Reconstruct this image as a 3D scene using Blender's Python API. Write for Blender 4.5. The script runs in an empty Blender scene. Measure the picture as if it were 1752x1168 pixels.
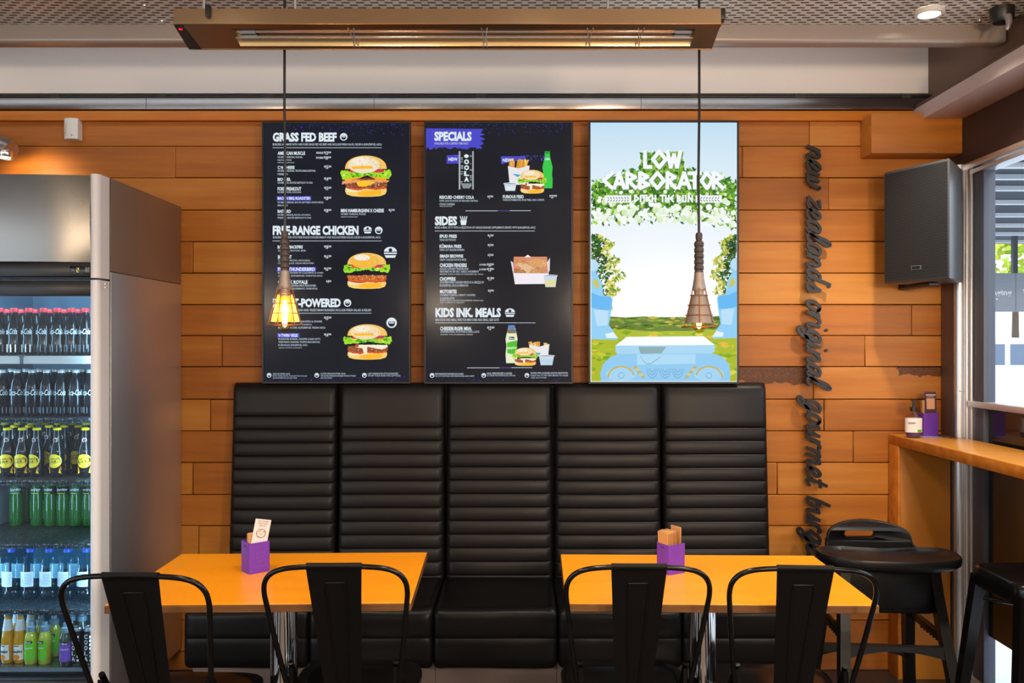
import bpy, bmesh, math, random
from mathutils import Vector, Matrix

PI = math.pi
R = random.Random(7)
scene = bpy.context.scene
col = scene.collection

# ------------------------------------------------------------------ camera, world, lights, exposure
F, CU, CV, EYE = 1450.0, 886.0, 590.0, 1.42      # focal length in px, vanishing point, eye height
cam_d = bpy.data.cameras.new('camera')
cam_d.sensor_width = 36.0
cam_d.lens = F / 1752 * 36
cam_d.shift_x = (876 - CU) / 1752
cam_d.shift_y = (CV - 584) / 1752
cam_d.clip_start = 0.05
cam = bpy.data.objects.new('camera', cam_d)
cam.location = (0, 0, EYE)
cam.rotation_euler = (PI / 2, 0, 0)
col.objects.link(cam)
scene.camera = cam

vs = scene.view_settings
vs.view_transform = 'Standard'
vs.look = 'None'
vs.exposure = 0.0
vs.gamma = 1.0
vs.use_curve_mapping = False

w = bpy.data.worlds.new('daylight')
scene.world = w
w.use_nodes = True
bg = w.node_tree.nodes['Background']
bg.inputs['Color'].default_value = (0.80, 0.90, 1.0, 1)
bg.inputs['Strength'].default_value = 3.0

scene.cycles.max_bounces = 8
scene.cycles.diffuse_bounces = 4
scene.cycles.transparent_max_bounces = 16
scene.cycles.sample_clamp_indirect = 4.0
scene.cycles.caustics_reflective = False
scene.cycles.caustics_refractive = False
scene.cycles.use_denoising = True

def lamp(name, kind, loc, energy, color, rot=(0, 0, 0), parent=None, **kw):
    d = bpy.data.lights.new(name, kind)
    d.energy = energy
    d.color = color
    for k, v in kw.items():
        setattr(d, k, v)
    o = bpy.data.objects.new(name, d)
    o.location = loc
    o.rotation_euler = rot
    if parent:
        o.parent = parent
    col.objects.link(o)
    return o

WARM = (1.0, 0.74, 0.46)
NEUTRAL = (1.0, 0.86, 0.70)
SPOT_W = 55.0          # one ceiling downlight
SPOT_VISIBLE = 70.0    # the downlight in the picture
GLOBE_W = 85.0         # one unseen opal globe, added behind the camera for frontal light
PEND_W = 4.5           # one filament bulb
FRIDGE_W = 5.5         # each cool tube inside the fridge
WALLSPOT_W = 5.0

# ------------------------------------------------------------------ mesh helpers
def P(u, v, Y):
    return Vector(((u - CU) * Y / F, Y, EYE - (v - CV) * Y / F))

def XZ(u, v, Y):
    return (u - CU) * Y / F, EYE - (v - CV) * Y / F

def cr(pts, n=6, closed=False):
    """Catmull-Rom through pts"""
    pts = [Vector(p) for p in pts]
    out = []
    m = len(pts)
    rng = m if closed else m - 1
    for i in range(rng):
        if closed:
            a, b, c, d = pts[(i - 1) % m], pts[i], pts[(i + 1) % m], pts[(i + 2) % m]
        else:
            a, b, c, d = pts[max(i - 1, 0)], pts[i], pts[i + 1], pts[min(i + 2, m - 1)]
        for k in range(n):
            t = k / n
            out.append(0.5 * ((2 * b) + (c - a) * t + (2 * a - 5 * b + 4 * c - d) * t * t + (3 * b - a - 3 * c + d) * t ** 3))
    if not closed:
        out.append(pts[-1])
    return out

class MB:
    def __init__(s, off=(0, 0, 0)):
        s.V, s.Fc, s.M, s.mats = [], [], [], []
        s.off = Vector(off)
    def mi(s, m):
        if m not in s.mats:
            s.mats.append(m)
        return s.mats.index(m)
    def add(s, verts, faces, m):
        n = len(s.V)
        s.V += [Vector(v) - s.off for v in verts]
        k = s.mi(m)
        for f in faces:
            s.Fc.append([i + n for i in f])
            s.M.append(k)
        return s
    def box(s, x0, y0, z0, x1, y1, z1, m, bev=0.0, seg=2, X=None):
        bm = bmesh.new()
        bmesh.ops.create_cube(bm, size=1.0)
        for v in bm.verts:
            v.co = Vector((x0 + (x1 - x0) * (v.co.x + .5), y0 + (y1 - y0) * (v.co.y + .5), z0 + (z1 - z0) * (v.co.z + .5)))
        if bev > 0:
            bev = min(bev, .49 * min(abs(x1 - x0), abs(y1 - y0), abs(z1 - z0)))
            bmesh.ops.bevel(bm, geom=bm.edges[:], offset=bev, segments=seg, profile=.5, affect='EDGES')
        return s.addbm(bm, m, X)
    def addbm(s, bm, m, X=None):
        if X is not None:
            bm.transform(X)
        bm.verts.index_update()
        s.add([v.co.copy() for v in bm.verts], [[v.index for v in f.verts] for f in bm.faces], m)
        bm.free()
        return s
    def hexa(s, p, m):
        """p: 8 corners, bottom 4 (ccw from above) then top 4"""
        return s.add(p, [(3, 2, 1, 0), (4, 5, 6, 7), (0, 1, 5, 4), (1, 2, 6, 5), (2, 3, 7, 6), (3, 0, 4, 7)], m)
    def prism(s, poly, fa, fb, m):
        """poly: list of 2d points; fa, fb map a 2d point to the two end caps"""
        n = len(poly)
        A = [fa(*p) for p in poly]
        B = [fb(*p) for p in poly]
        fs = [list(range(n))[::-1], [i + n for i in range(n)]]
        fs += [(i, (i + 1) % n, (i + 1) % n + n, i + n) for i in range(n)]
        return s.add(A + B, fs, m)
    def poly(s, pts, m):
        return s.add(pts, [list(range(len(pts)))], m)
    def grid(s, rows, m, cu=False, cv=False, capu=False):
        nr, nc = len(rows), len(rows[0])
        V = [p for r in rows for p in r]
        fs = []
        for i in range(nr if cv else nr - 1):
            for j in range(nc if cu else nc - 1):
                i2, j2 = (i + 1) % nr, (j + 1) % nc
                fs.append((i * nc + j, i * nc + j2, i2 * nc + j2, i2 * nc + j))
        if capu:
            fs.append(list(range(nc))[::-1])
            fs.append([(nr - 1) * nc + j for j in range(nc)])
        return s.add(V, fs, m)
    def tube(s, pts, r, m, seg=8, closed=False, flat=1.0):
        pts = [Vector(p) for p in pts]
        n = len(pts)
        rs = r if isinstance(r, (list, tuple)) else [r] * n
        rows = []
        nrm = None
        for i, p in enumerate(pts):
            if closed:
                t = pts[(i + 1) % n] - pts[i - 1]
            else:
                t = pts[min(i + 1, n - 1)] - pts[max(i - 1, 0)]
            t.normalize()
            if nrm is None:
                a = Vector((0, 0, 1)) if abs(t.z) < .9 else Vector((0, 1, 0))
                nrm = (a - t * a.dot(t)).normalized()
            else:
                nrm = (nrm - t * nrm.dot(t)).normalized()
            b = t.cross(nrm)
            rows.append([p + (nrm * math.cos(2 * PI * k / seg) * flat + b * math.sin(2 * PI * k / seg)) * rs[i] for k in range(seg)])
        return s.grid(rows, m, cu=True, cv=closed, capu=not closed)
    def lathe(s, prof, m, o=(0, 0, 0), seg=16, X=None):
        """prof: (r, z) from bottom to top"""
        o = Vector(o)
        V, fs, rows = [], [], []
        for r, z in prof:
            if r < 1e-6:
                rows.append([len(V)])
                V.append(Vector((0, 0, z)))
            else:
                rows.append(list(range(len(V), len(V) + seg)))
                V += [Vector((r * math.cos(2 * PI * k / seg), r * math.sin(2 * PI * k / seg), z)) for k in range(seg)]
        for a, b in zip(rows, rows[1:]):
            for k in range(seg):
                k2 = (k + 1) % seg
                if len(a) == 1 and len(b) == 1:
                    continue
                if len(a) == 1:
                    fs.append((a[0], b[k2], b[k]))
                elif len(b) == 1:
                    fs.append((a[k], a[k2], b[0]))
                else:
                    fs.append((a[k], a[k2], b[k2], b[k]))
        if X is not None:
            V = [X @ v for v in V]
        return s.add([v + o for v in V], fs, m)
    def cyl(s, p0, p1, r0, m, r1=None, seg=12):
        return s.tube([p0, p1], [r0, r0 if r1 is None else r1], m, seg)
    def build(s, name, parent=None, smooth=True, angle=38, flip=False):
        me = bpy.data.meshes.new(name)
        me.from_pydata([tuple(v) for v in s.V], [], s.Fc)
        for m in s.mats:
            me.materials.append(m)
        me.polygons.foreach_set('material_index', s.M)
        if flip:
            me.flip_normals()
        me.validate()
        me.update()
        if smooth:
            me.shade_smooth()
            me.set_sharp_from_angle(angle=math.radians(angle))
        o = bpy.data.objects.new(name, me)
        col.objects.link(o)
        if parent is not None:
            o.parent = parent
        else:
            o.location = s.off
        return o

def thing(name, loc, label, cat, group=None, rz=0.0):
    o = bpy.data.objects.new(name, None)
    o.empty_display_size = .1
    col.objects.link(o)
    o.location = loc
    o.rotation_euler = (0, 0, rz)
    return tag(o, label, cat, group)

def tag(o, label, cat, group=None):
    o['label'] = label
    o['category'] = cat
    if group:
        o['group'] = group
    return o

def struct(o):
    o['kind'] = 'structure'
    return o

def dup(root, loc, rz=None, label=None, group=None):
    r = root.copy()
    col.objects.link(r)
    r.location = loc
    if rz is not None:
        r.rotation_euler = (0, 0, rz)
    if label:
        r['label'] = label
    if group:
        r['group'] = group
    for ch in list(root.children):
        c = ch.copy()
        col.objects.link(c)
        c.parent = r
        for g in list(ch.children):
            d = g.copy()
            col.objects.link(d)
            d.parent = c
    return r

_tc = {}
def text_geo(s, bold=0.0, shear=0.0, res=2):
    """flat text as (verts2d, faces) normalised to its own bounding box 0..1 x 0..1, plus aspect"""
    key = (s, bold, shear, res)
    if key not in _tc:
        cu = bpy.data.curves.new('t', 'FONT')
        cu.body = s
        cu.offset = bold
        cu.shear = shear
        cu.resolution_u = res
        ob = bpy.data.objects.new('t', cu)
        col.objects.link(ob)
        me = bpy.data.meshes.new_from_object(ob)
        vs = [(v.co.x, v.co.y) for v in me.vertices]
        fs = [list(p.vertices) for p in me.polygons]
        bpy.data.objects.remove(ob)
        bpy.data.meshes.remove(me)
        bpy.data.curves.remove(cu)
        x0, x1 = min(v[0] for v in vs), max(v[0] for v in vs)
        y0, y1 = min(v[1] for v in vs), max(v[1] for v in vs)
        _tc[key] = ([((x - x0) / (x1 - x0), (y - y0) / (y1 - y0)) for x, y in vs], fs, (x1 - x0) / (y1 - y0))
    return _tc[key]

def text_to(b, s, f, m, bold=0.0, shear=0.0, res=2):
    vs, fs, a = text_geo(s, bold, shear, res)
    b.add([f(x, y) for x, y in vs], fs, m)

# ------------------------------------------------------------------ materials
def srgb(h):
    h = h.lstrip('#')
    c = [int(h[i:i + 2], 16) / 255 for i in (0, 2, 4)]
    return tuple(x / 12.92 if x <= .04045 else ((x + .055) / 1.055) ** 2.4 for x in c) + (1.0,)

_mc = {}
def mat(name, c, rough=.5, metal=0.0, spec=.5, coat=0.0, emit=None, es=1.0, trans=0.0, ior=1.45, sub=None):
    if name in _mc:
        return _mc[name]
    m = bpy.data.materials.new(name)
    m.use_nodes = True
    p = m.node_tree.nodes['Principled BSDF']
    if isinstance(c, str):
        c = srgb(c)
    p.inputs['Base Color'].default_value = tuple(c)[:3] + (1,)
    p.inputs['Roughness'].default_value = rough
    p.inputs['Metallic'].default_value = metal
    p.inputs['Specular IOR Level'].default_value = spec
    p.inputs['Coat Weight'].default_value = coat
    p.inputs['Coat Roughness'].default_value = .08
    p.inputs['Transmission Weight'].default_value = trans
    p.inputs['IOR'].default_value = ior
    if emit is not None:
        p.inputs['Emission Color'].default_value = srgb(emit) if isinstance(emit, str) else emit
        p.inputs['Emission Strength'].default_value = es
    _mc[name] = m
    return m

def nd(m, t, **kw):
    n = m.node_tree.nodes.new(t)
    for k, v in kw.items():
        setattr(n, k, v)
    return n

def lk(m, a, b):
    m.node_tree.links.new(a, b)

def math_n(m, op, a, b=None, c=None):
    n = nd(m, 'ShaderNodeMath', operation=op)
    for i, x in enumerate((a, b, c)):
        if x is None:
            continue
        if isinstance(x, (int, float)):
            n.inputs[i].default_value = x
        else:
            lk(m, x, n.inputs[i])
    return n.outputs[0]

def ramp(m, fac, stops):
    r = nd(m, 'ShaderNodeValToRGB')
    el = r.color_ramp.elements
    el[0].position, el[0].color = stops[0]
    el[1].position, el[1].color = stops[-1]
    for pos, c in stops[1:-1]:
        e = el.new(pos)
        e.color = c
    lk(m, fac, r.inputs[0])
    return r.outputs[0]

def noise(m, vec, scale, detail=3.0, rough=.5, dim='3D', w=None):
    n = nd(m, 'ShaderNodeTexNoise', noise_dimensions=dim)
    n.inputs['Scale'].default_value = scale
    n.inputs['Detail'].default_value = detail
    n.inputs['Roughness'].default_value = rough
    if vec is not None:
        lk(m, vec, n.inputs['Vector'])
    if w is not None:
        lk(m, w, n.inputs['W'])
    return n.outputs['Fac']

def bump(m, h, strength=.2, dist=.002):
    b = nd(m, 'ShaderNodeBump')
    b.inputs['Strength'].default_value = strength
    b.inputs['Distance'].default_value = dist
    lk(m, h, b.inputs['Height'])
    lk(m, b.outputs[0], m.node_tree.nodes['Principled BSDF'].inputs['Normal'])

def objco(m, sc=(1, 1, 1)):
    t = nd(m, 'ShaderNodeTexCoord')
    mp = nd(m, 'ShaderNodeMapping')
    mp.inputs['Scale'].default_value = sc
    lk(m, t.outputs['Object'], mp.inputs['Vector'])
    return mp.outputs[0], t.outputs['Object']

def wood(name, lo, mid, hi, grain=(2.5, 30, 30), rough=.5, island=False, bs=.15, coat=0.0):
    m = mat(name, mid, rough, coat=coat)
    p = m.node_tree.nodes['Principled BSDF']
    vec, _ = objco(m, grain)
    if island:
        g = nd(m, 'ShaderNodeNewGeometry')
        rnd = g.outputs['Random Per Island']
        w_ = math_n(m, 'MULTIPLY', rnd, 40.0)
        n = noise(m, vec, 1.0, 5, .6, '4D', w_)
        f = math_n(m, 'ADD', math_n(m, 'MULTIPLY', n, .66), math_n(m, 'MULTIPLY_ADD', rnd, .34, .02))
    else:
        n = noise(m, vec, 1.0, 5, .6)
        f = n
    c = ramp(m, f, [(.22, srgb(lo)), (.5, srgb(mid)), (.78, srgb(hi))])
    lk(m, c, p.inputs['Base Color'])
    bump(m, n, bs, .003)
    return m, c, f

def steel(name, c, rough, axis=(1, 1, 1), metal=1.0, amp=.12, scale=1.0):
    m = mat(name, c, rough, metal)
    p = m.node_tree.nodes['Principled BSDF']
    vec, _ = objco(m, axis)
    n = noise(m, vec, scale, 3, .6)
    lk(m, math_n(m, 'MULTIPLY_ADD', n, amp, rough - amp / 2), p.inputs['Roughness'])
    return m

def pane(name, tint=(1, 1, 1, 1), refl=1.0, base=.04):
    """thin clear sheet: see-through with a fresnel reflection"""
    m = bpy.data.materials.new(name)
    m.use_nodes = True
    nt = m.node_tree
    for n in list(nt.nodes):
        if n.type != 'OUTPUT_MATERIAL':
            nt.nodes.remove(n)
    out = nt.nodes[0]
    tr = nd(m, 'ShaderNodeBsdfTransparent')
    tr.inputs[0].default_value = tint
    gl = nd(m, 'ShaderNodeBsdfGlossy')
    gl.inputs['Roughness'].default_value = .02
    lw = nd(m, 'ShaderNodeFresnel')
    lw.inputs['IOR'].default_value = 1.45
    mx = nd(m, 'ShaderNodeMixShader')
    ge = nd(m, 'ShaderNodeNewGeometry')
    front = math_n(m, 'SUBTRACT', 1.0, ge.outputs['Backfacing'])
    lk(m, math_n(m, 'MULTIPLY', math_n(m, 'MULTIPLY', lw.outputs[0], refl), front), mx.inputs[0])
    lk(m, tr.outputs[0], mx.inputs[1])
    lk(m, gl.outputs[0], mx.inputs[2])
    lk(m, mx.outputs[0], out.inputs[0])
    return m

def EM(h, s=1.0):
    """a lit colour on a display"""
    k = 'display_%s_%.2f' % (h, s)
    return mat(k, (0, 0, 0, 1), .35, spec=.2, emit=h, es=s)
# ------------------------------------------------------------------ shared materials
plank_m, plank_c, plank_f = wood('timber cladding', '#94531a', '#bb7026', '#d4903e', (1.6, 22, 22), .5, True, .12)
_p = plank_m.node_tree.nodes['Principled BSDF']
_, _oc = objco(plank_m)
_sx = nd(plank_m, 'ShaderNodeSeparateXYZ')
lk(plank_m, _oc, _sx.inputs[0])
_nz = noise(plank_m, _oc, 16.0, 4, .65)
def _band(x0, x1, z0, z1, soft):
    x, z = _sx.outputs[0], _sx.outputs[2]
    zz = math_n(plank_m, 'MULTIPLY_ADD', math_n(plank_m, 'SUBTRACT', _nz, .5), soft, z)
    xx = math_n(plank_m, 'MULTIPLY_ADD', math_n(plank_m, 'SUBTRACT', _nz, .5), soft * 1.5, x)
    a = math_n(plank_m, 'MULTIPLY', math_n(plank_m, 'GREATER_THAN', xx, x0), math_n(plank_m, 'LESS_THAN', xx, x1))
    b = math_n(plank_m, 'MULTIPLY', math_n(plank_m, 'GREATER_THAN', zz, z0), math_n(plank_m, 'LESS_THAN', z, z1))
    return math_n(plank_m, 'MULTIPLY', a, b)
_st = math_n(plank_m, 'ADD', _band(.9, 1.30, 1.255, 1.327, .09), _band(1.66, 1.95, 1.285, 1.327, .05))
_st = math_n(plank_m, 'MULTIPLY', _st, math_n(plank_m, 'MULTIPLY_ADD', noise(plank_m, _oc, 90.0, 2), .5, .55))
_mx = nd(plank_m, 'ShaderNodeMix', data_type='RGBA')
lk(plank_m, _st, _mx.inputs['Factor'])
lk(plank_m, plank_c, _mx.inputs['A'])
_mx.inputs['B'].default_value = srgb('#3a1c0c')
lk(plank_m, _mx.outputs['Result'], _p.inputs['Base Color'])

trim_m = wood('timber trim', '#a8591a', '#c8741f', '#dd8f38', (1.5, 20, 20), .5)[0]
table_m = wood('honey laminate', '#ec8e0e', '#f29612', '#f69e1c', (2, 14, 14), .30, bs=.02)[0]
edge_m = wood('ply edge', '#4e2e12', '#6a421c', '#86592a', (3, 8, 160), .5)[0]
counter_m = wood('counter laminate', '#d58a2e', '#df9636', '#e7a244', (2, 14, 14), .32, bs=.02)[0]
panel_m = wood('plywood panel', '#a8661c', '#b87424', '#c88430', (4, 4, 1.2), .45, bs=.04)[0]
steel_m = steel('brushed stainless', (.29, .27, .245), .26, (1.2, 1.2, 1.2), scale=1.5)
rail_m = steel('polished rail', (.34, .31, .29), .24, (3, 3, 1.0), scale=2.0)
def aniso(m, a, rot):
    p = m.node_tree.nodes['Principled BSDF']
    p.inputs['Anisotropic'].default_value = a
    p.inputs['Anisotropic Rotation'].default_value = rot
    t = nd(m, 'ShaderNodeTangent', direction_type='RADIAL', axis='Z')
    lk(m, t.outputs[0], p.inputs['Tangent'])
aniso(steel_m, .85, .25)
aniso(rail_m, .85, .25)
fsteel_m = steel('fridge stainless', (.74, .73, .76), .42, (.8, .8, 2.0), scale=1.6, metal=.95)
fbrown_m = steel('brown side sheet', (.36, .25, .18), .42, (3, 3, 3), scale=2.0, metal=.6)  # brown tinted sheet for the upper side panel
chrome_m = mat('chrome', (.80, .80, .80), .08, 1.0)
alu_m = mat('satin aluminium', (.62, .63, .66), .34, .9)
alubright_m = mat('bright aluminium', (.82, .84, .88), .3, .8)
white_m = mat('white plastic', '#e4e2de', .4)
wallpaint_m = mat('upper wall paint', '#e2d6cb', .55)
beam_m = mat('beam paint', '#aca098', .32, .25)
soffit_m = mat('soffit paint', '#d6c8c8', .5)
brownpaint_m = mat('brown paint', '#6a5040', .55)
headpanel_m = mat('dark head panel', '#3c2a26', .5)
black_m = mat('black plastic', (.012, .012, .013), .38)
blackgloss_m = mat('black gloss', (.008, .008, .009), .2)
chairm = mat('black powder coated steel', (.003, .0027, .0027), .17, 0, .36)
splatm = mat('black satin steel', (.004, .0033, .003), .42, 0, .2)
hc_m = mat('black moulded plastic', (.005, .005, .0055), .34, 0, .35)
darkgrey_m = mat('dark grey frame', '#4b505c', .42, .3)
floor_m = mat('brown vinyl floor', '#3a2f2a', .4)
rubber_m = mat('black rubber', (.01, .01, .01), .6)
plinth_m = mat('grey brown plinth', '#75635a', .5)

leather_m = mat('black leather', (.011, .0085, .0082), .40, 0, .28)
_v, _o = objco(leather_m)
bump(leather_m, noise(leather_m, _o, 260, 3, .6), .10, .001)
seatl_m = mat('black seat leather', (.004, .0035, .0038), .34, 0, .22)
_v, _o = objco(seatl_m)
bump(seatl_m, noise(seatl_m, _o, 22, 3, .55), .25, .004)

# perforated ceiling sheet: staggered slots
perf_m = mat('perforated sheet', (.7, .69, .66), .5, .1)
_v, _o = objco(perf_m)
_s = nd(perf_m, 'ShaderNodeSeparateXYZ')
lk(perf_m, _o, _s.inputs[0])
_ry = math_n(perf_m, 'DIVIDE', _s.outputs[1], .022)
_row = math_n(perf_m, 'FLOOR', _ry)
_cx = math_n(perf_m, 'ADD', math_n(perf_m, 'DIVIDE', _s.outputs[0], .049), math_n(perf_m, 'MULTIPLY', _row, .5))
_fx = math_n(perf_m, 'ABSOLUTE', math_n(perf_m, 'SUBTRACT', math_n(perf_m, 'FRACT', _cx), .5))
_fy = math_n(perf_m, 'ABSOLUTE', math_n(perf_m, 'SUBTRACT', math_n(perf_m, 'FRACT', _ry), .5))
_hole = math_n(perf_m, 'MULTIPLY', math_n(perf_m, 'LESS_THAN', _fx, .29), math_n(perf_m, 'LESS_THAN', _fy, .22))
_mx = nd(perf_m, 'ShaderNodeMix', data_type='RGBA')
lk(perf_m, _hole, _mx.inputs['Factor'])
lk(perf_m, ramp(perf_m, noise(perf_m, _o, 5, 3), [(.3, (.60, .58, .54, 1)), (.7, (.82, .82, .80, 1))]), _mx.inputs['A'])
_mx.inputs['B'].default_value = (.012, .01, .008, 1)
lk(perf_m, _mx.outputs['Result'], perf_m.node_tree.nodes['Principled BSDF'].inputs['Base Color'])

# speaker grille: dark sheet full of round holes
grille_m = mat('speaker grille', (.03, .03, .032), .45, .2)

clear_pane = pane('window glass')
fridge_pane = pane('fridge door glass', (.86, .94, 1, 1), .6)

# ------------------------------------------------------------------ the room shell
WY = 3.70          # face of the timber wall
XL, XR = -3.4, 1.88
YF = -3.2          # front of the room, behind the camera
CZ = 2.588         # perforated ceiling

b = MB()
b.box(XL - .1, YF - .1, -.06, XR + .05, WY + .12, 0, floor_m)
struct(b.build('floor'))
b = MB()
b.box(XL - .1, YF - .1, CZ, 1.79, 3.095, CZ + .03, perf_m)
struct(b.build('ceiling'))
b = MB()
b.box(XL - .1, 3.095, 2.80, 1.79, WY + .1, 2.84, wallpaint_m)
struct(b.build('ceiling_recess'))

# timber cladding: separate horizontal boards, staggered joints
def wall_boards():
    b = MB()
    vs_ = [186, 250, 304, 359, 413, 467, 521, 574, 627, 683, 737, 791, 846, 899, 953, 1007, 1061, 1115, 1169, 1223, 1277, 1331, 1385, 1439, 1493, 1547, 1601]
    r = random.Random(3)
    zs = [EYE - (v - CV) * WY / F for v in vs_]
    joints = {0: [1385], 1: [300, 1270], 2: [1418, 480], 3: [720], 4: [1200, 330], 5: [960], 6: [1560], 7: [380, 1480],
              8: [1392], 9: [360, 1410], 10: [1460], 11: [330, 1330], 12: [1520], 13: [340, 1400], 14: [370]}
    for i in range(len(zs) - 1):
        z1, z0 = zs[i], max(zs[i + 1], 0.0)
        if z1 <= 0.02:
            break
        js = sorted(joints.get(i, [300 + r.random() * 1100]))
        xs = [XL] + [(j - CU) * WY / F for j in js] + [XR + .03]
        for a, c in zip(xs, xs[1:]):
            dy = r.uniform(-.002, .002)
            b.box(a + .001, WY + dy, z0 + .0016, c - .001, WY + .03, z1 - .0016, plank_m, .0022, 1)
    return b
struct(wall_boards().build('wall_back'))
b = MB()
b.box(XL, WY + .03, 0, XR + .05, WY + .10, 2.84, mat('dark backing', (.01, .008, .006), .8))
struct(b.build('wall_back_backing'))
b = MB()
zr1 = EYE + (CV - 160) * WY / F
b.box(XL, WY - .004, zr1, 1.79, WY + .03, 2.82, wallpaint_m)
struct(b.build('wall_back_upper'))

# polished steel rail, dark pipe on top of it, timber trim beneath
b = MB()
x1 = 1.79
z0, z1 = EYE + (CV - 186.5) * 3.655 / F, EYE + (CV - 167) * 3.655 / F
b.box(XL, 3.655, z0, x1 - .002, WY - .004, z1, rail_m, .003)
for u in (1097, 640, 250):
    x = (u - CU) * 3.655 / F
    b.box(x - .001, 3.6545, z0 + .002, x + .001, 3.657, z1 - .002, blackgloss_m)
struct(b.build('trim_rail'))
b = MB()
b.cyl((XL, 3.672, z1 + .009), (x1 - .002, 3.672, z1 + .009), .0085, black_m, seg=10)
for i in range(9):
    x = -2.0 + i * .46
    b.cyl((x - .02, 3.672, z1 + .009), (x + .02, 3.672, z1 + .009), .0115, mat('cable tie', '#3a3530', .6), seg=8)
struct(b.build('trim_pipe'))
b = MB()
zt = EYE - (206 - CV) * 3.67 / F
b.box(XL, 3.668, zt, x1 + .02, WY - .003, z0 - .002, trim_m, .004)
struct(b.build('trim_timber'))

# painted beam where the perforated ceiling ends
b = MB()
zb = EYE + (CV - 72) * 3.09 / F
b.box(XL, 3.09, zb, 1.788, 3.158, CZ + .05, beam_m, .014, 4)
struct(b.build('trim_beam'))

# right hand side: upper wall, soffit box, dark head panel
b = MB()
b.box(1.79, YF, 2.44, 1.86, WY + .03, 2.84, brownpaint_m)
struct(b.build('wall_right_upper'))
b = MB()
zs0 = EYE + (CV - 215.5) * WY / F
b.box(1.712, YF, zs0, XR + .02, WY - .004, zs0 + .062, soffit_m, .004)
b.box(1.716, YF, zs0 + .0625, 1.789, WY - .004, zs0 + .078, mat('soffit lip', '#5a4034', .5), .003)
struct(b.build('trim_soffit'))
ZH = 2.177
b = MB()
b.box(XR, YF, ZH, XR + .06, WY + .03, zs0 + .02, headpanel_m)
struct(b.build('wall_right_head'))

# timber boxing at the top right of the wall
b = MB()
bx0, bz0 = XZ(1491, 262, 3.58)
b.box(bx0, 3.58, bz0, XR - .001, WY - .004, EYE + (CV - 193) * 3.58 / F, plank_m, .003)
struct(b.build('trim_boxing'))

# left wall and the wall behind the camera (both with wide door openings that let daylight in)
b = MB()
plaster_m = mat('brown plaster', '#8a7260', .7)
b.box(XL - .1, 1.4, 0, XL, WY + .1, 2.84, plaster_m)
b.box(XL - .1, YF, 2.2, XL, 1.4, 2.84, plaster_m)
struct(b.build('wall_left'))
b = MB()
b.box(XL, YF - .1, 0, XR, YF, 2.84, mat('cream plaster', '#cfc4b4', .7))
struct(b.build('wall_front'))

# glazed shopfront on the right
wf = MB()
YJ = 3.52
# wall jamb, round corner profile, channel, first stile
wf.box(1.845, 3.60, 0, XR + .05, WY - .004, ZH, mat('bronze jamb', '#6c5a54', .42, .4), .004)
wf.cyl((1.862, 3.575, 0), (1.862, 3.575, ZH), .022, alu_m, seg=14)
wf.box(XR - .012, 3.530, 0, XR + .04, 3.556, ZH, alubright_m, .003)
wf.box(XR + .004, 3.512, 0, XR + .04, 3.530, ZH, mat('frame shadow gap', '#241d1c', .6))
wf.box(XR - .008, 3.500, 0, XR + .04, 3.512, ZH, alubright_m, .002)
for y1 in (3.498, 2.30, 1.05, -.2, -1.45, -2.7):
    wf.box(XR - .004, y1 - .085, .03, XR + .045, y1, ZH - .03, darkgrey_m, .004)
    wf.box(XR - .005, y1 - .012, 1.2, XR - .001, y1 - .009, ZH - .03, mat('gasket', '#20232a', .6))
wf.box(XR - .014, YF, ZH - .028, XR + .05, 3.56, ZH, alubright_m, .004)
wf.box(XR - .010, YF, ZH - .052, XR + .05, 3.512, ZH - .033, alubright_m, .003)
wf.box(XR - .016, YF, 1.165, XR + .045, 3.512, 1.190, alubright_m, .003)
wf.box(XR - .010, YF, 0, XR + .05, 3.512, .055, alu_m, .004)
wo = struct(wf.build('window_1'))
b = MB()
b.box(XR + .018, YF, 1.19, XR + .024, 3.42, ZH - .05, clear_pane)
b.build('pane', wo)
low_m = mat('dark lower glass', (.012, .010, .009), .06, 0, .8)
b = MB()
b.box(XR + .016, YF, .25, XR + .024, 3.42, 1.165, low_m)
b.build('lower_panel', wo)
b = MB()
b.box(XR + .018, YF, .055, XR + .024, 3.42, .25, clear_pane)
b.build('kick_pane', wo)
b = MB()
b.box(1.852, 3.545, 1.225, 1.884, 3.562, 1.232, chrome_m, .002)
b.build('latch', wo)

# ------------------------------------------------------------------ outside, seen through the shopfront
b = MB()
b.box(-60, -40, -.10, 60, 60, -.061, mat('pale pavement', '#c9ccd2', .7))
struct(b.build('ground_pavement'))
aw_m = mat('awning underside', '#363b44', .7)
aw = thing('street_awning', (5.5, 7.5, 2.72), 'dark slatted street awning with pale battens seen through the window', 'awning')
b = MB(aw.location)
b.box(3.0, 5.6, 2.66, 9.0, 10.4, 2.72, aw_m)
b.build('roof_sheet', aw)
for y in (5.75, 6.15, 6.6, 7.25, 7.96, 8.64, 9.3, 10.0):
    b = MB(aw.location)
    b.box(3.0, y, 2.625, 9.0, y + .05, 2.665, mat('lit_edge_batten', '#dfe4ea', .6))  # pale colour stands for light caught on the beam edges
    b.build('lit_edge_batten', aw)
b = MB(aw.location)
b.cyl((3.0, 4.9, 2.50), (5.2, 6.2, 2.36), .07, mat('dark pipe', '#2b2c30', .5), seg=10)
b.build('gutter_pipe', aw)
b = MB(aw.location)
px = (1736 - CU) * 9.5 / F
b.box(px - .025, 9.48, 2.0, px + .025, 9.53, 2.66, mat('awning post', '#4a4c52', .6))
b.build('post', aw)
sg = thing('sign_board', (6, 9.0, 1.77), 'long grey street sign board with white lettering seen through the window', 'sign')
b = MB(sg.location)
x0, z1 = XZ(1655, 467, 9.0)
_, z0 = XZ(1655, 533, 9.0)
b.box(x0, 9.0, z0, x0 + 3.2, 9.05, z1, mat('grey sign face', '#9aa0a6', .6), .004)
xx = (1738 - CU) * 9 / F
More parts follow.
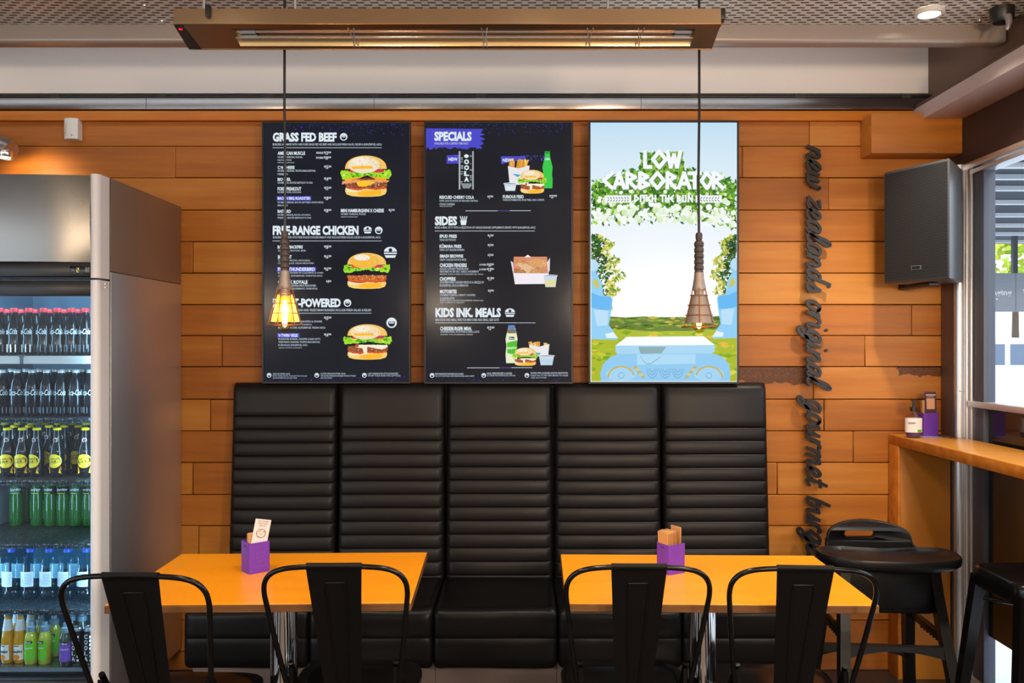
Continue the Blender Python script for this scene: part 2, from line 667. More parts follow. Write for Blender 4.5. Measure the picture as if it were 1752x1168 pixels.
b.box(xx - .004, 8.998, z0, xx + .004, 9.0, z1, mat('sign joint', '#7a8086', .6))
b.build('board', sg)
b = MB(sg.location)
def pxtext(b, s, u0, v0, u1, v1, Y, m, bold=0.0, shear=0.0, res=2):
    a = P(u0, v1, Y)
    c = P(u1, v0, Y)
    text_to(b, s, lambda x, y: (a.x + (c.x - a.x) * x, Y, a.z + (c.z - a.z) * y), m, bold, shear, res)
lt = mat('white letters', '#f4f6f8', .5)
pxtext(b, 'engaging', 1677, 496, 1731, 508, 8.996, lt, .02, res=3)
b.build('lettering', sg)
b = MB(sg.location)
pxtext(b, 'partners', 1670, 509.5, 1708, 514, 8.996, lt, .02)
b.build('lettering', sg)
b = MB(sg.location)
pxtext(b, 'the', 1750, 491, 1772, 501, 8.996, lt, .02)
b.build('lettering', sg)
# white van at the kerb
vy = 19.0
vx = (1722 - CU) * vy / F
van = thing('white_van', (vx, vy, -.06), 'white van parked across the street seen through the window', 'van')
vwhite = mat('van paint', '#f2f3f5', .25, 0, .5, .4)
vprof = [(-1.9, .28), (1.75, .28), (1.95, .45), (1.95, .85), (1.5, 1.0), (1.05, 1.08), (.55, 1.62), (-1.75, 1.66), (-1.95, 1.45), (-1.95, .45)]
b = MB()
b.prism(vprof, lambda x, z: Vector((x, -.8, z)), lambda x, z: Vector((x, .8, z)), vwhite)
b.build('body', van)
b = MB()
vg = mat('van glass', '#5d7086', .1)
b.prism([(-1.6, 1.05), (-.5, 1.05), (-.5, 1.5), (-1.6, 1.5)], lambda x, z: Vector((x, -.815, z)), lambda x, z: Vector((x, -.80, z)), vg)
b.prism([(-.38, 1.05), (.85, 1.05), (.45, 1.5), (-.38, 1.5)], lambda x, z: Vector((x, -.815, z)), lambda x, z: Vector((x, -.80, z)), vg)
b.build('side_window', van)
for x in (-1.25, 1.25):
    b = MB()
    b.lathe([(0, 0), (.2, 0), (.33, .02), (.33, .18), (.2, .2), (0, .2)], mat('tyre', '#2c2d30', .7), (x, -.72, .33), 20, Matrix.Rotation(PI / 2, 4, 'X'))
    wh = b.build('wheel', van)
    b = MB()
    b.lathe([(0, .0), (.19, 0), (.19, .02), (0, .03)], mat('hubcap', '#c8ccd2', .4), (x, -.90, .33), 16, Matrix.Rotation(PI / 2, 4, 'X'))
    b.build('hubcap', wh)
b = MB()
b.box(1.6, -.82, .62, 1.93, -.79, .78, mat('tail lamp', '#c23a34', .3), .01)
b.build('lamp', van)
# tree crown and pale far facade across the street
tr = thing('street_tree', (18.2, 31, -.06), 'yellow green street tree far across the road beyond the sign', 'tree')
b = MB()
b.cyl((0, 0, 0), (0, 0, 3), .16, mat('bark', '#54483c', .8), .1)
b.build('trunk', tr)
b = MB()
lf = [mat('leaf bright', '#c9d24a', .6), mat('leaf mid', '#9db53c', .6)]
rr = random.Random(5)
for i in range(420):
    a, e, d = rr.uniform(0, 2 * PI), rr.uniform(-.9, 1.5), rr.uniform(.5, 1) ** .5
    c = Vector((1.9 * d * math.cos(a) * math.cos(e), 1.9 * d * math.sin(a) * math.cos(e), 4.3 + 1.2 * d * math.sin(e)))
    n1 = Vector((rr.uniform(-1, 1), rr.uniform(-1, 1), rr.uniform(-1, 1))).normalized() * .22
    n2 = n1.cross(Vector((rr.uniform(-1, 1), rr.uniform(-1, 1), rr.uniform(-1, 1)))).normalized() * .16
    b.poly([c - n1, c + n2, c + n1, c - n2], lf[i % 2])
b.build('foliage', tr, smooth=False)
# ------------------------------------------------------------------ banquette: five sections
BACK_TOP = 1.2575
def back_y(z):
    return 3.55 + (z - .44) / (BACK_TOP - .44) * .065

def make_backrest(x0, x1, v_first, n_ribs, root):
    off = root.location
    b = MB(off)
    zt = BACK_TOP
    zr = [1.42 - (v_first + 22.6 * k - CV) * .002483 for k in range(n_ribs + 1)]
    rows = []                                            # (z, bulge, edge factor)
    for t in (0, .01, .03, .07):
        rows.append((zt - t * .35, 0.008 * min(1, t / .07) ** .5, min(1, t / .07) ** .5))
    top_end = zr[0]
    for t in (.25, .5, .8, .955, .985):
        rows.append((zt - .0245 - (zt - .0245 - top_end) * t, .008 + (.0006 if t < .96 else -.002), 1))
    rows.append((top_end, 0.0, 1))
    for a, c in zip(zr, zr[1:]):
        if a < .40:
            break
        for t in (.03, .10, .22, .45, .7, .88, .97, 1.0):
            rows.append((a + (c - a) * t, .0075 * (math.sin(PI * t) ** .38 if t < 1 else 0), 1))
    W = x1 - x0
    es = [0, .0015, .005, .011, .019, .030, W / 2 - .08]
    xs = [(x0 + e, e) for e in es] + [(x1 - e, e) for e in es[::-1]]
    G = []
    G.append([Vector((x, WY - .012, zt)) for x, e in xs])
    for z, bl, ef in rows:
        r = []
        for x, e in xs:
            k = min(1, e / .030)
            k = math.sqrt(max(0, 1 - (1 - k) ** 2))
            inset = .028 * (1 - k) + .02 * (1 - ef)
            r.append(Vector((x, back_y(z) + inset - bl * k, z)))
        r = [Vector((xs[0][0], WY - .012, z))] + r + [Vector((xs[-1][0], WY - .012, z))]
        G.append(r)
    G[0] = [G[0][0]] + G[0] + [G[0][-1]]
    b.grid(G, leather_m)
    return b.build('backrest', root, angle=60)

def make_seat(x0, x1, root):
    b = MB(root.location)
    yf, zt, zb = 3.108, .452, .228
    path = []                                            # (y, z, ny, nz)
    for y in (3.62, 3.50, 3.35, 3.25, 3.18):
        path.append((y, zt - .006 + .006 * math.sin(PI * (3.62 - y) / .5), 0, 1))
    for k in range(7):
        a = PI / 2 * k / 6
        path.append((yf + .038 - .038 * math.sin(a), zt - .038 + .038 * math.cos(a), -math.sin(a), math.cos(a)))
    for z, dy in ((.40, -.0015), (.365, -.0015), (.346, -.001), (.3435, .0006), (.341, -.001), (.32, -.002), (.27, -.002)):
        path.append((yf + dy, z, -1, 0))
    for k in range(1, 5):
        a = PI / 2 * k / 4
        path.append((yf + .022 - .022 * math.cos(a), zb + .022 - .022 * math.sin(a), -math.cos(a), -math.sin(a)))
    path.append((3.62, zb, 0, -1))
    es = [0, .002, .007, .014, .024, .05, (x1 - x0) / 2 - .05]
    xs = [(x0 + e, e) for e in es] + [(x1 - e, e) for e in es[::-1]]
    G = []
    for y, z, ny, nz in path:
        r = []
        for x, e in xs:
            k = min(1, e / .024)
            k = math.sqrt(max(0, 1 - (1 - k) ** 2))
            wv = .0018 * math.sin(x * 47 + z * 30) * math.sin(z * 60 + y * 20)
            r.append(Vector((x, y - ny * (.020 * (1 - k) + wv), z - nz * (.020 * (1 - k) + wv))))
        G.append(r)
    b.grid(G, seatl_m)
    for j in (0, len(xs) - 1):
        b.poly([g[j] for g in (G if j else G[::-1])], seatl_m)
    return b.build('seat', root, angle=60)

bench_lab = ['black ribbed leather banquette section beside the steel fridge',
             'black ribbed leather banquette section under the beef and chicken menu, second from the fridge',
             'middle black ribbed leather banquette section, under the specials menu between the two tables',
             'black ribbed leather banquette section behind the right-hand table, second from the high chair',
             'black ribbed leather banquette section nearest the wall lettering and high chair']
for i in range(5):
    x0 = -1.218 + .4585 * i
    x1 = x0 + .4465
    t = thing('banquette_section', ((x0 + x1) / 2, 3.4, 0), bench_lab[i], 'banquette seat', 'leather banquette along the timber wall')
    make_backrest(x0, x1, [711.5, 730.5, 729.5, 731, 731][i], 14, t)
    make_seat(x0 - .010, x1 + .0005, t)
    b = MB(t.location)
    b.box(x0 - .010, 3.20, 0, x1 + .001, 3.66, .226, plinth_m, .002)
    b.build('plinth', t)
    b = MB(t.location)
    b.box(x0 - .0055, 3.665, .44, x1 + .0055, 3.692, BACK_TOP - .012, mat('dark gap sheet', (.008, .007, .007), .7))  # sheet added behind the backrests to put dark shade in their gaps
    b.build('gap_sheet', t)

# ------------------------------------------------------------------ tables
def make_table(x, y, wd, dp, rz, label):
    t = thing('cafe_table', (x, y, 0), label, 'table', 'cafe tables', rz)
    b = MB()
    b.box(-wd / 2, -dp / 2, .728, wd / 2, dp / 2, .7485, edge_m, .0015, 1)
    e = .0012
    b.box(-wd / 2 + e, -dp / 2 + e, .7475, wd / 2 - e, dp / 2 - e, .750, table_m, .0008, 1)
    b.build('tabletop', t)
    b = MB()
    b.lathe([(.0, .018), (.039, .018), (.039, .718), (0, .718)], chrome_m, seg=32)
    b.build('column', t)
    b = MB()
    b.lathe([(0, 0), (.21, 0), (.21, .008), (.20, .013), (.05, .02), (.042, .03), (0, .03)], chrome_m, seg=40)
    b.build('base_plate', t)
    b = MB()
    b.box(-.13, -.13, .716, .13, .13, .728, black_m, .003)
    b.build('mounting_plate', t)
    return t
make_table(-.679, 2.462, .788, .538, math.radians(1.6), 'orange topped table on the left with white flyer in its purple caddy')
make_table(.533, 2.448, .806, .518, math.radians(-1.3), 'orange topped table on the right with kraft napkins in its purple caddy')

# ------------------------------------------------------------------ steel cafe chairs seen from behind
def make_chair():
    t = thing('cafe_chair', (0, 0, 0), '-', 'chair', 'black steel cafe chairs')
    half = [(.136, .455), (.150, .555), (.164, .66), (.1755, .76), (.1790, .800), (.1745, .829), (.158, .851), (.128, .864), (.08, .8695), (0, .872)]
    def bk(z):
        return -.165 - (z - .46) / .41 * .145
    pts = [(-x, bk(z), z) for x, z in half] + [(x, bk(z), z) for x, z in half[::-1][1:]]
    b = MB()
    b.tube(cr(pts, 5), .0068, chairm, 10)
    b.build('back_frame', t)
    # splat: slightly dished sheet, wrapped over the top tube
    b = MB()
    rows = []
    for z, hw in ((.455, .046), (.56, .0505), (.68, .0575), (.80, .0645), (.853, .068), (.866, .0685)):
        rows.append([Vector((hw * k, bk(z) - .004 + .006 * (1 - k * k), z)) for k in (-1, -.9, -.6, -.2, .2, .6, .9, 1)])
    yt = bk(.872)
    rows.append([Vector((p.x, yt - .0075, .873)) for p in rows[-1]])
    rows.append([Vector((p.x, yt - .004, .8785)) for p in rows[-1]])
    rows.append([Vector((p.x, yt + .002, .8797)) for p in rows[-1]])
    rows.append([Vector((p.x, yt + .0075, .875)) for p in rows[-1]])
    b.grid(rows, splatm)
    rows2 = [[p + Vector((0, .0015, 0)) for p in r] for r in rows[:6]]
    b.grid([r[::-1] for r in rows2], splatm)
    b.build('splat', t)
    sp = t.children[-1]
    b = MB()
    tr = [(-.0275, .826), (.0275, .826), (.0135, .528), (-.0135, .528)]
    loop = []
    for i in range(4):
        a, c = Vector((tr[i][0], 0, tr[i][1])), Vector((tr[(i + 1) % 4][0], 0, tr[(i + 1) % 4][1]))
        for f in (.07, .35, .65, .93):
            p = a.lerp(c, f)
            loop.append((p.x, bk(p.z) + .0018 - .0005, p.z))
    lp = [(x, y, z) for x, y, z in loop]
    b.tube(lp, .0024, splatm, 6, closed=True)
    b.build('pressed_outline', sp)
    # the same pressed outline reads on the rear face
    b = MB()
    b.tube([(x, y - .0012, z) for x, y, z in lp], .0026, splatm, 6, closed=True)
    b.build('pressed_outline', sp)
    # seat: rounded square with a rolled edge and a shallow dish
    b = MB()
    def ring(s, z, n=40):
        out = []
        for k in range(n):
            a = 2 * PI * (k + .5) / n
            c, d = math.cos(a), math.sin(a)
            q = (abs(c) ** 5 + abs(d) ** 5) ** (-.2)
            wx = .176 + .012 * d
            out.append(Vector((wx * s * c * q, .18 * s * d * q, z)))
        return out
    rows = [ring(.97, .425), ring(1.0, .432), ring(1.0, .446), ring(.985, .455), ring(.95, .457), ring(.80, .451), ring(.4, .447), ring(.05, .446)]
    b.grid(rows, chairm, cu=True, capu=True)
    b.build('seat', t)
    for sx in (-1, 1):
        for sy in (-1, 1):
            b = MB()
            tx, ty, bx, by = .145 * sx, .150 * sy, .205 * sx, (.205 if sy > 0 else .235) * sy
            w1, w2 = .030, .014
            def q(x, y, z, w_):
                return [Vector((x - w_ * .5, y - w_ * .5, z)), Vector((x + w_ * .5, y - w_ * .5, z)), Vector((x + w_ * .5, y + w_ * .5, z)), Vector((x - w_ * .5, y + w_ * .5, z))]
            b.hexa(q(bx, by, .012, w2) + q(tx, ty, .44, w1), chairm)
            lg = b.build('leg', t)
            b = MB()
            b.lathe([(0, 0), (.012, 0), (.012, .02), (0, .02)], rubber_m, (bx, by, 0), 10)
            b.build('rubber_foot', lg)
        # gusset that carries the back tube above the rear leg
        b = MB()
        gy = -.168
        b.prism([(gy - .012, .44), (gy + .095, .452), (gy + .055, .49), (gy + .006, .565), (gy - .022, .575), (gy - .02, .50)],
                lambda y, z: Vector((.137 * sx - .006, y, z)), lambda y, z: Vector((.137 * sx + .006, y, z)), chairm)
        b.tube(cr([(.139 * sx, gy - .01, .585), (.142 * sx, gy + .03, .535), (.148 * sx, gy + .08, .485), (.158 * sx, gy + .14, .455)], 4), .008, chairm, 8)
        b.build('gusset', t)
    b = MB()
    b.tube([(-.19, -.18, .20), (.19, .17, .20)], .006, chairm)
    b.build('cross_brace', t)
    b = MB()
    b.tube([(.19, -.18, .212), (-.19, .17, .212)], .006, chairm)
    b.build('cross_brace', t)
    return t
ch0 = make_chair()
cpos = [(229, 978, -1.5, 'black steel chair in front of the fridge, at the left end of the left table'),
        (567.5, 962, 1.0, 'black steel chair at the left table beside the purple caddy with white flyer'),
        (1097, 963, -1.0, 'black steel chair in front of the purple caddy with kraft napkins at the right table'),
        (1391, 966, -3.5, 'black steel chair at the right table nearest the high chair')]
for i, (u, v, r, lab) in enumerate(cpos):
    Y = (EYE - .8805) * F / (v - CV)
    X = (u - CU) * Y / F
    loc = (X, Y + .31, 0)
    if i == 0:
        ch0.location, ch0.rotation_euler, ch0['label'] = loc, (0, 0, math.radians(r)), lab
    else:
        dup(ch0, loc, math.radians(r), lab)

# ------------------------------------------------------------------ curve outline to a solid plate (with holes)
def plate(b, outlines, th, bev, m, fmap):
    cu = bpy.data.curves.new('p', 'CURVE')
    cu.dimensions = '2D'
    cu.fill_mode = 'BOTH'
    cu.extrude = th / 2
    cu.bevel_depth = bev
    cu.bevel_resolution = 2
    for o in outlines:
        s = cu.splines.new('POLY')
        s.points.add(len(o) - 1)
        for p, q in zip(s.points, o):
            p.co = (q[0], q[1], 0, 1)
        s.use_cyclic_u = True
    ob = bpy.data.objects.new('p', cu)
    col.objects.link(ob)
    me = bpy.data.meshes.new_from_object(ob)
    b.add([fmap(*v.co) for v in me.vertices], [list(p.vertices) for p in me.polygons], m)
    bpy.data.objects.remove(ob)
    bpy.data.meshes.remove(me)
    bpy.data.curves.remove(cu)

# ------------------------------------------------------------------ high chair
HC = thing('high_chair', (1.300, 3.045, 0), 'black plastic high chair with tray in the corner under the wall lettering', 'high chair', None, math.radians(-4))
def hc():
    # back panel with a carrying slot, bent forward at both sides
    b = MB()
    outer = [(x, z) for x, _, z in [tuple(p) for p in cr([(-.150, 0, .50), (-.152, 0, .60), (-.150, 0, .69), (-.135, 0, .728), (-.08, 0, .747), (0, 0, .754), (.08, 0, .747), (.135, 0, .728), (.150, 0, .69), (.152, 0, .60), (.150, 0, .50)], 5)]]
    slot = []
    for cx, a0 in ((.045, -PI / 2), (-.045, PI / 2)):
        for k in range(9):
            a = a0 + PI * k / 8
            slot.append((-.02 + cx + .017 * math.cos(a), .708 + .017 * math.sin(a)))
    def bend(x, z, t):
        return Vector((x, .175 - 2.6 * x * x * (1 if abs(x) > 0 else 0) - .10 * (.75 - z) * 0 + t, z))
    # finer outline so that the bend is smooth
    plate(b, [outer, slot], .016, .005, hc_m, bend)
    bk = b.build('backrest', HC, angle=50)
    b = MB()
    b.box(-.058, .155, .6745, -.002, .158, .690, mat('red sticker', '#b02030', .5), .001)
    st = b.build('sticker', bk)
    b = MB()
    text_to(b, 'Rubbermaid', lambda x, y: Vector((-.055 + .050 * x, .1545, .678 + .009 * y)), mat('sticker print', '#e8d8d8', .5))
    b.build('print', st)
    # side arms running forward from the back
    for s in (-1, 1):
        b = MB()
        rows = []
        for y, z0, z1, x in ((.125, .52, .700, .150), (.08, .52, .672, .160), (.02, .52, .655, .166), (-.06, .52, .648, .168), (-.10, .52, .645, .166)):
            rows.append([Vector((s * (x - .007), y, z0)), Vector((s * (x + .007), y, z0)), Vector((s * (x + .007), y, z1 - .006)), Vector((s * (x + .003), y, z1)), Vector((s * (x - .003), y, z1)), Vector((s * (x - .007), y, z1 - .006))])
        b.grid(rows, hc_m, cu=True, capu=True)
        b.build('armrest', HC, angle=50)
    # tray: wide shallow dish
    b = MB()
    base = cr([(-.245, .03, 0), (-.17, .055, 0), (-.06, .035, 0), (0, .028, 0), (.06, .035, 0), (.17, .055, 0), (.245, .035, 0), (.262, -.03, 0), (.235, -.11, 0), (.15, -.155, 0), (0, -.168, 0), (-.15, -.155, 0), (-.235, -.11, 0), (-.262, -.03, 0)], 4, True)
    def rg(s, z):
        return [Vector((p.x * s * .92, (p.y + .055) * s - .055 - .045, z)) for p in base]
    rows = [rg(.90, .655), rg(.985, .664), rg(1.0, .676), rg(1.0, .690), rg(.985, .6945), rg(.95, .6935), rg(.90, .684), rg(.5, .681), rg(.05, .681)]
    b.grid([r[::-1] for r in rows][::-1], hc_m, cu=True, capu=True)
    b.build('tray', HC, angle=55)
    # seat shell
    b = MB()
    b.box(-.150, -.10, .485, .150, .155, .520, hc_m, .012)
    b.box(-.140, -.105, .50, .140, -.085, .665, hc_m, .008)
    b.build('seat', HC)
    for s in (-1, 1):
        for yy, nm in ((-1, 'leg'), (1, 'leg')):
            b = MB()
            P0 = [(.150, -.075, .665), (.158, -.10, .55), (.172, -.15, .38), (.188, -.20, .20), (.205, -.245, .0)] if yy < 0 else \
                 [(.150, .125, .60), (.156, .15, .45), (.166, .175, .30), (.182, .205, .12), (.195, .23, .0)]
            wds = (.050, .046, .042, .040, .042)
            rows = []
            for (x, y, z), wd in zip(cr(P0, 3), [wds[min(4, i // 3)] for i in range(13)]):
                rows.append([Vector((s * x - .017, y - wd / 2, z)), Vector((s * x + .017, y - wd / 2, z)), Vector((s * x + .017, y + wd / 2, z)), Vector((s * x - .017, y + wd / 2, z))])
            b.grid(rows, hc_m, cu=True, capu=True)
            b.build(nm, HC, smooth=False)
        # side stretcher with little ribs
        b = MB()
        b.box(s * .166 - .012, -.145, .405, s * .166 + .012, .165, .430, hc_m, .004)
        for k in range(6):
            b.box(s * .166 - .010, -.10 + k * .026, .398, s * .166 + .010, -.092 + k * .026, .407, hc_m)
        b.build('side_stretcher', HC)
    # arched front bar
    for y, z, nm in ((-.155, .395, 'front_bar'), (.188, .28, 'rear_bar')):
        b = MB()
        n = 14
        rows = []
        for k in range(n + 1):
            x = -.165 + .33 * k / n
            arch = .028 * (1 - (x / .165) ** 2)
            rows.append([Vector((x, y - .012, z - .045 + arch)), Vector((x, y - .012, z)), Vector((x, y + .012, z)), Vector((x, y + .012, z - .045 + arch))])
        b.grid(rows, mat('grey lit plastic', (.018, .019, .021), .34), cu=True, capu=True)  # paler copy of the black plastic, with light put into its colour
        b.build(nm, HC, angle=50)
    b = MB()
    b.box(-.17, -.20, .175, .17, -.13, .195, hc_m, .006)
    b.build('footrest', HC)
hc()

# ------------------------------------------------------------------ bar stool
BS = thing('bar_stool', (1.515, 2.445, 0), 'black backless steel bar stool standing at the window counter', 'stool')
def stool():
    def ring(s, z, n=40):
        out = []
        for k in range(n):
            a = 2 * PI * (k + .5) / n
            c, d = math.cos(a), math.sin(a)
            q = (abs(c) ** 7 + abs(d) ** 7) ** (-1 / 7)
            out.append(Vector((.145 * s * c * q, .135 * s * d * q, z)))
        return out
    b = MB()
    b.grid([ring(.98, .700), ring(1.01, .705), ring(1.0, .742), ring(.985, .754), ring(.95, .760), ring(.8, .756), ring(.3, .755), ring(.08, .755)], chairm, cu=True, capu=True)
    b.build('seat', BS, angle=50)
    for sx in (-1, 1):
        for sy in (-1, 1):
            b = MB()
            rows = []
            for z, f, w_ in ((.0, 1.0, .026), (.35, .5, .030), (.73, 0, .036)):
                x, y = sx * (.122 + .075 * f), sy * (.112 + .075 * f)
                h = w_ / 2
                rows.append([Vector((x - h, y - h, z)), Vector((x + h, y - h, z)), Vector((x + h, y + h, z)), Vector((x - h, y + h, z))])
            b.grid(rows, chairm, cu=True, capu=True)
            b.build('leg', BS, smooth=False)
    for a, c in (((-1, -1), (1, -1)), ((1, -1), (1, 1)), ((1, 1), (-1, 1)), ((-1, 1), (-1, -1))):
        b = MB()
        b.tube([(a[0] * .165, a[1] * .156, .30), (c[0] * .165, c[1] * .156, .30)], .009, chairm)
        b.build('footrest', BS)
    for a, c in (((-1, -1), (1, 1)), ((1, -1), (-1, 1))):
        b = MB()
        b.tube([(a[0] * .128, a[1] * .118, .672 + .012 * a[0] * a[1]), (c[0] * .128, c[1] * .118, .672 + .012 * a[0] * a[1])], .006, chairm)
        b.build('under_brace', BS)
stool()

# ------------------------------------------------------------------ window counter
CT = thing('window_counter', (1.74, 1.8, 0), 'orange laminate bar counter along the window on a plywood end panel', 'counter')
b = MB(CT.location)
b.box(1.615, -.6, .990, 1.862, 3.690, 1.030, trim_m, .002)
b.box(1.6165, -.598, 1.0295, 1.861, 3.688, 1.0325, counter_m, .001)
b.build('worktop', CT)
b = MB(CT.location)
b.box(1.617, 3.600, 0, 1.838, 3.688, .989, panel_m, .002)
b.build('end_panel', CT)
b = MB(CT.location)
b.box(1.6145, 3.598, 0, 1.625, 3.6885, .9895, trim_m, .001)
b.build('edge_strip', CT)
b = MB(CT.location)
b.box(1.66, -.58, 0, 1.84, -.50, .989, panel_m, .002)
b.build('end_panel', CT)

# ------------------------------------------------------------------ purple caddies
purple_m = mat('purple plastic', '#6a35a8', .42)
emb_m = mat('purple embossing', '#7a4ab8', .35)
kraft_m = mat('kraft paper', '#c4925a', .75)
kraftd_m = mat('kraft paper edge', '#a87844', .8)
card_m = mat('white card', '#e2d8d4', .6)
ink_m = mat('dark ink', '#55484c', .7)
def caddy(loc, rz, wd, dp, h, label, emboss=True):
    t = thing('menu_caddy', loc, label, 'caddy', 'purple caddies', rz)
    b = MB()
    def rr(w_, d_, rad, z, n=4):
        out = []
        for cx, cy, a0 in ((1, 1, 0), (-1, 1, PI / 2), (-1, -1, PI), (1, -1, 3 * PI / 2)):
            for k in range(n + 1):
                a = a0 + PI / 2 * k / n
                out.append(Vector((cx * (w_ / 2 - rad) + rad * math.cos(a), cy * (d_ / 2 - rad) + rad * math.sin(a), z)))
        return out
    k = .003
    rows = [rr(wd, dp, .006, 0), rr(wd, dp, .006, h), rr(wd - 2 * k, dp - 2 * k, .004, h), rr(wd - 2 * k, dp - 2 * k, .004, .004)]
    b.grid(rows, purple_m, cu=True, capu=True)
    b.build('box', t)
    if emboss:
        b = MB()
        y = -dp / 2 - .0004
        for s, z0, hh, ww in (('BURGER', h * .60, .009, .030), ('FUEL', h * .47, .009, .030), ('MENU', h * .36, .007, .024), ('ENGINEERED', h * .20, .006, .036)):
            text_to(b, s, lambda x, q: Vector((-ww / 2 + ww * x + .004, y, z0 + hh * q)), emb_m, .01)
        b.build('embossed_lettering', t)
    b = MB()
    b.box(-wd / 2 - .0006, -.008, h * .86, -wd / 2 + .0006, .008, h * .89, mat('slot', '#2a1440', .6))
    b.build('slot', t)
    return t
TZ = .7502
c1 = caddy((-.7785, 2.515, TZ), math.radians(42), .064, .062, .090, 'purple embossed caddy holding a white flyer on the left table')
c2 = caddy((.452, 2.505, TZ), math.radians(30), .062, .060, .086, 'purple caddy stuffed with kraft napkins on the right table', False)
c3 = caddy((1.754, 3.625, 1.0328), 0, .066, .056, .098, 'purple caddy beside the sanitiser bottle on the window counter', False)
def local(o, p):
    return o.location + Matrix.Rotation(o.rotation_euler.z, 3, 'Z') @ Vector(p)

def slip(name, host, p, w_, th, h, m, label, cat, tilt=(0, 0), group=None, extra=None, edge=None):
    """a flat sheet or pad standing in a caddy; tilt = lean sideways / back"""
    root = local(host, p)
    b = MB()
    X = Matrix.Rotation(host.rotation_euler.z, 4, 'Z') @ Matrix.Rotation(tilt[0], 4, 'Y') @ Matrix.Rotation(tilt[1], 4, 'X')
    b.box(-w_ / 2, -th / 2, 0, w_ / 2, th / 2, h, m, min(.0012, th * .3), 1, X)
    if extra is None:
        o = b.build(name)
        o.location = root
        return tag(o, label, cat, group)
    t = thing(name, root, label, cat, group)
    b.build('sheet', t)
    extra(t, X)
    return t
def print_flyer(t, X):
    b = MB()
    for s, z, hh, ww in (('THIS IS A BURGER', .092, .0042, .036), ('WORTH TALKING', .0855, .0042, .032), ('ABOUT', .079, .0042, .022)):
        text_to(b, s, lambda x, q: X @ Vector((-ww / 2 + ww * x, -.0011, z + hh * q)), ink_m)
    for rr_ in (.0155, .0135):
        n = 24
        ring = [(rr_ * math.cos(2 * PI * k / n), .059 + rr_ * .82 * math.sin(2 * PI * k / n)) for k in range(n)]
        for k in range(n):
            if k % 5 == 4 and rr_ < .015:
                continue
            a, c = Vector(ring[k] + (0,)), Vector(ring[(k + 1) % n] + (0,))
            d = (c - a).normalized() * .0005
            nn = Vector((-d.y, d.x, 0))
            b.poly([X @ Vector((q.x, -.0011, q.y)) for q in (a - nn, c - nn, c + nn, a + nn)], ink_m)
    rr2 = random.Random(2)
    for k in range(16):
        x, z, s = rr2.uniform(-.009, .009), .059 + rr2.uniform(-.007, .007), rr2.uniform(.001, .003)
        b.poly([X @ Vector(q) for q in ((x - s, -.0011, z), (x + s, -.0011, z + .0006), (x + s, -.0011, z + .0012), (x - s, -.0011, z + .0006))], ink_m)
    b.build('print', t)
slip('flyer_card', c1, (-.006, -.0225, .056), .050, .001, .100, card_m, 'white printed flyer leaning in the purple caddy on the left table', 'flyer', (math.radians(13), math.radians(-2)), None, print_flyer)
for k, (x, th) in enumerate(((-.0145, .012), (-.010, .010))):
    slip('napkin', c1, (x, -.010 + k * .014, .005), .026, th, .112 - .004 * k, kraft_m,
         ['outer kraft napkin behind the white flyer, nearest the caddy side', 'inner kraft napkin tucked behind the white flyer'][k], 'napkin', (0, 0), 'kraft napkins with the flyer')
nap_lab = ['front kraft napkin of the thick bundle in the right table caddy', 'second kraft napkin of the thick bundle in the right table caddy',
           'third kraft napkin of the thick bundle in the right table caddy', 'fourth kraft napkin of the thick bundle in the right table caddy',
           'rear kraft napkin of the thick bundle in the right table caddy',
           'thin kraft napkin standing between the bundle and the rear one', 'thin leaning kraft napkin second from the rear of the right table caddy',
           'tall kraft napkin standing apart at the rear right of its caddy']
for k, (y, h) in enumerate(((-.0215, .1150), (-.0168, .1175), (-.0120, .1165), (-.0072, .1185), (-.0024, .117), (.0035, .118), (.009, .119), (.0205, .128))):
    # the pads stand side by side across the caddy
    root = local(c2, (-.004 + y * 1.0, 0, .005))
    b = MB()
    X = Matrix.Rotation(c2.rotation_euler.z, 4, 'Z') @ Matrix.Rotation(math.radians(-2 if k < 7 else 1.5), 4, 'Y')
    th = .0043 if k < 5 else .0026
    b.box(-th / 2, -.0225, 0, th / 2, .0225, h, kraft_m, .0009, 1, X)
    for q in range(2):
        zz = -th / 2 + th * (q + 1) / 3
        b.box(zz - .0002, -.0238, .02, zz + .0002, -.023, h - .002, kraftd_m, 0, 1, X)
    o = b.build('napkin')
    o.location = root
    tag(o, nap_lab[k], 'napkin', 'kraft napkins in the right table caddy')

# things on the window counter
root = local(c3, (0, 0, .006))
b = MB()
b.box(-.028, -.010, 0, .026, .008, .146, kraft_m, .001)
o = b.build('napkin')
o.location = root
tag(o, 'kraft napkin pad standing in the counter caddy below the code card', 'napkin', 'kraft napkins on the counter')
cc = thing('table_card', local(c3, (.004, -.0135, .11)), 'small dark red card with a blank orange square above the counter caddy', 'card')
b = MB()
X = Matrix.Rotation(math.radians(-3), 4, 'X')
b.box(-.023, -.0012, -.08, .025, .0012, .078, mat('maroon card', '#4a2032', .5), .0008, 1, X)
b.build('sheet', cc)
b = MB()
b.box(-.016, -.0018, .004, .018, -.001, .050, mat('orange square', '#d8a078', .6), 0, 1, X)
b.build('square', cc)
b = MB()
pl = mat('card print', '#d8c0b8', .6)
b.box(-.019, -.0018, .062, .022, -.001, .067, pl, 0, 1, X)
b.box(-.013, -.0018, .055, .015, -.001, .0575, pl, 0, 1, X)
b.build('print', cc)
b = MB((1.70, 3.57, 1.0328))
b.box(1.655, 3.54, 1.0328, 1.80, 3.60, 1.0337, mat('purple leaflet', '#8d7aa8', .3), .0003)
for k in range(6):
    b.box(1.67 + .02 * k, 3.55, 1.03372, 1.68 + .02 * k, 3.59, 1.0338, mat('leaflet pale', '#cfc4d4', .4))
tag(b.build('leaflet'), 'glossy purple and white leaflet lying on the counter under the sanitiser', 'leaflet')
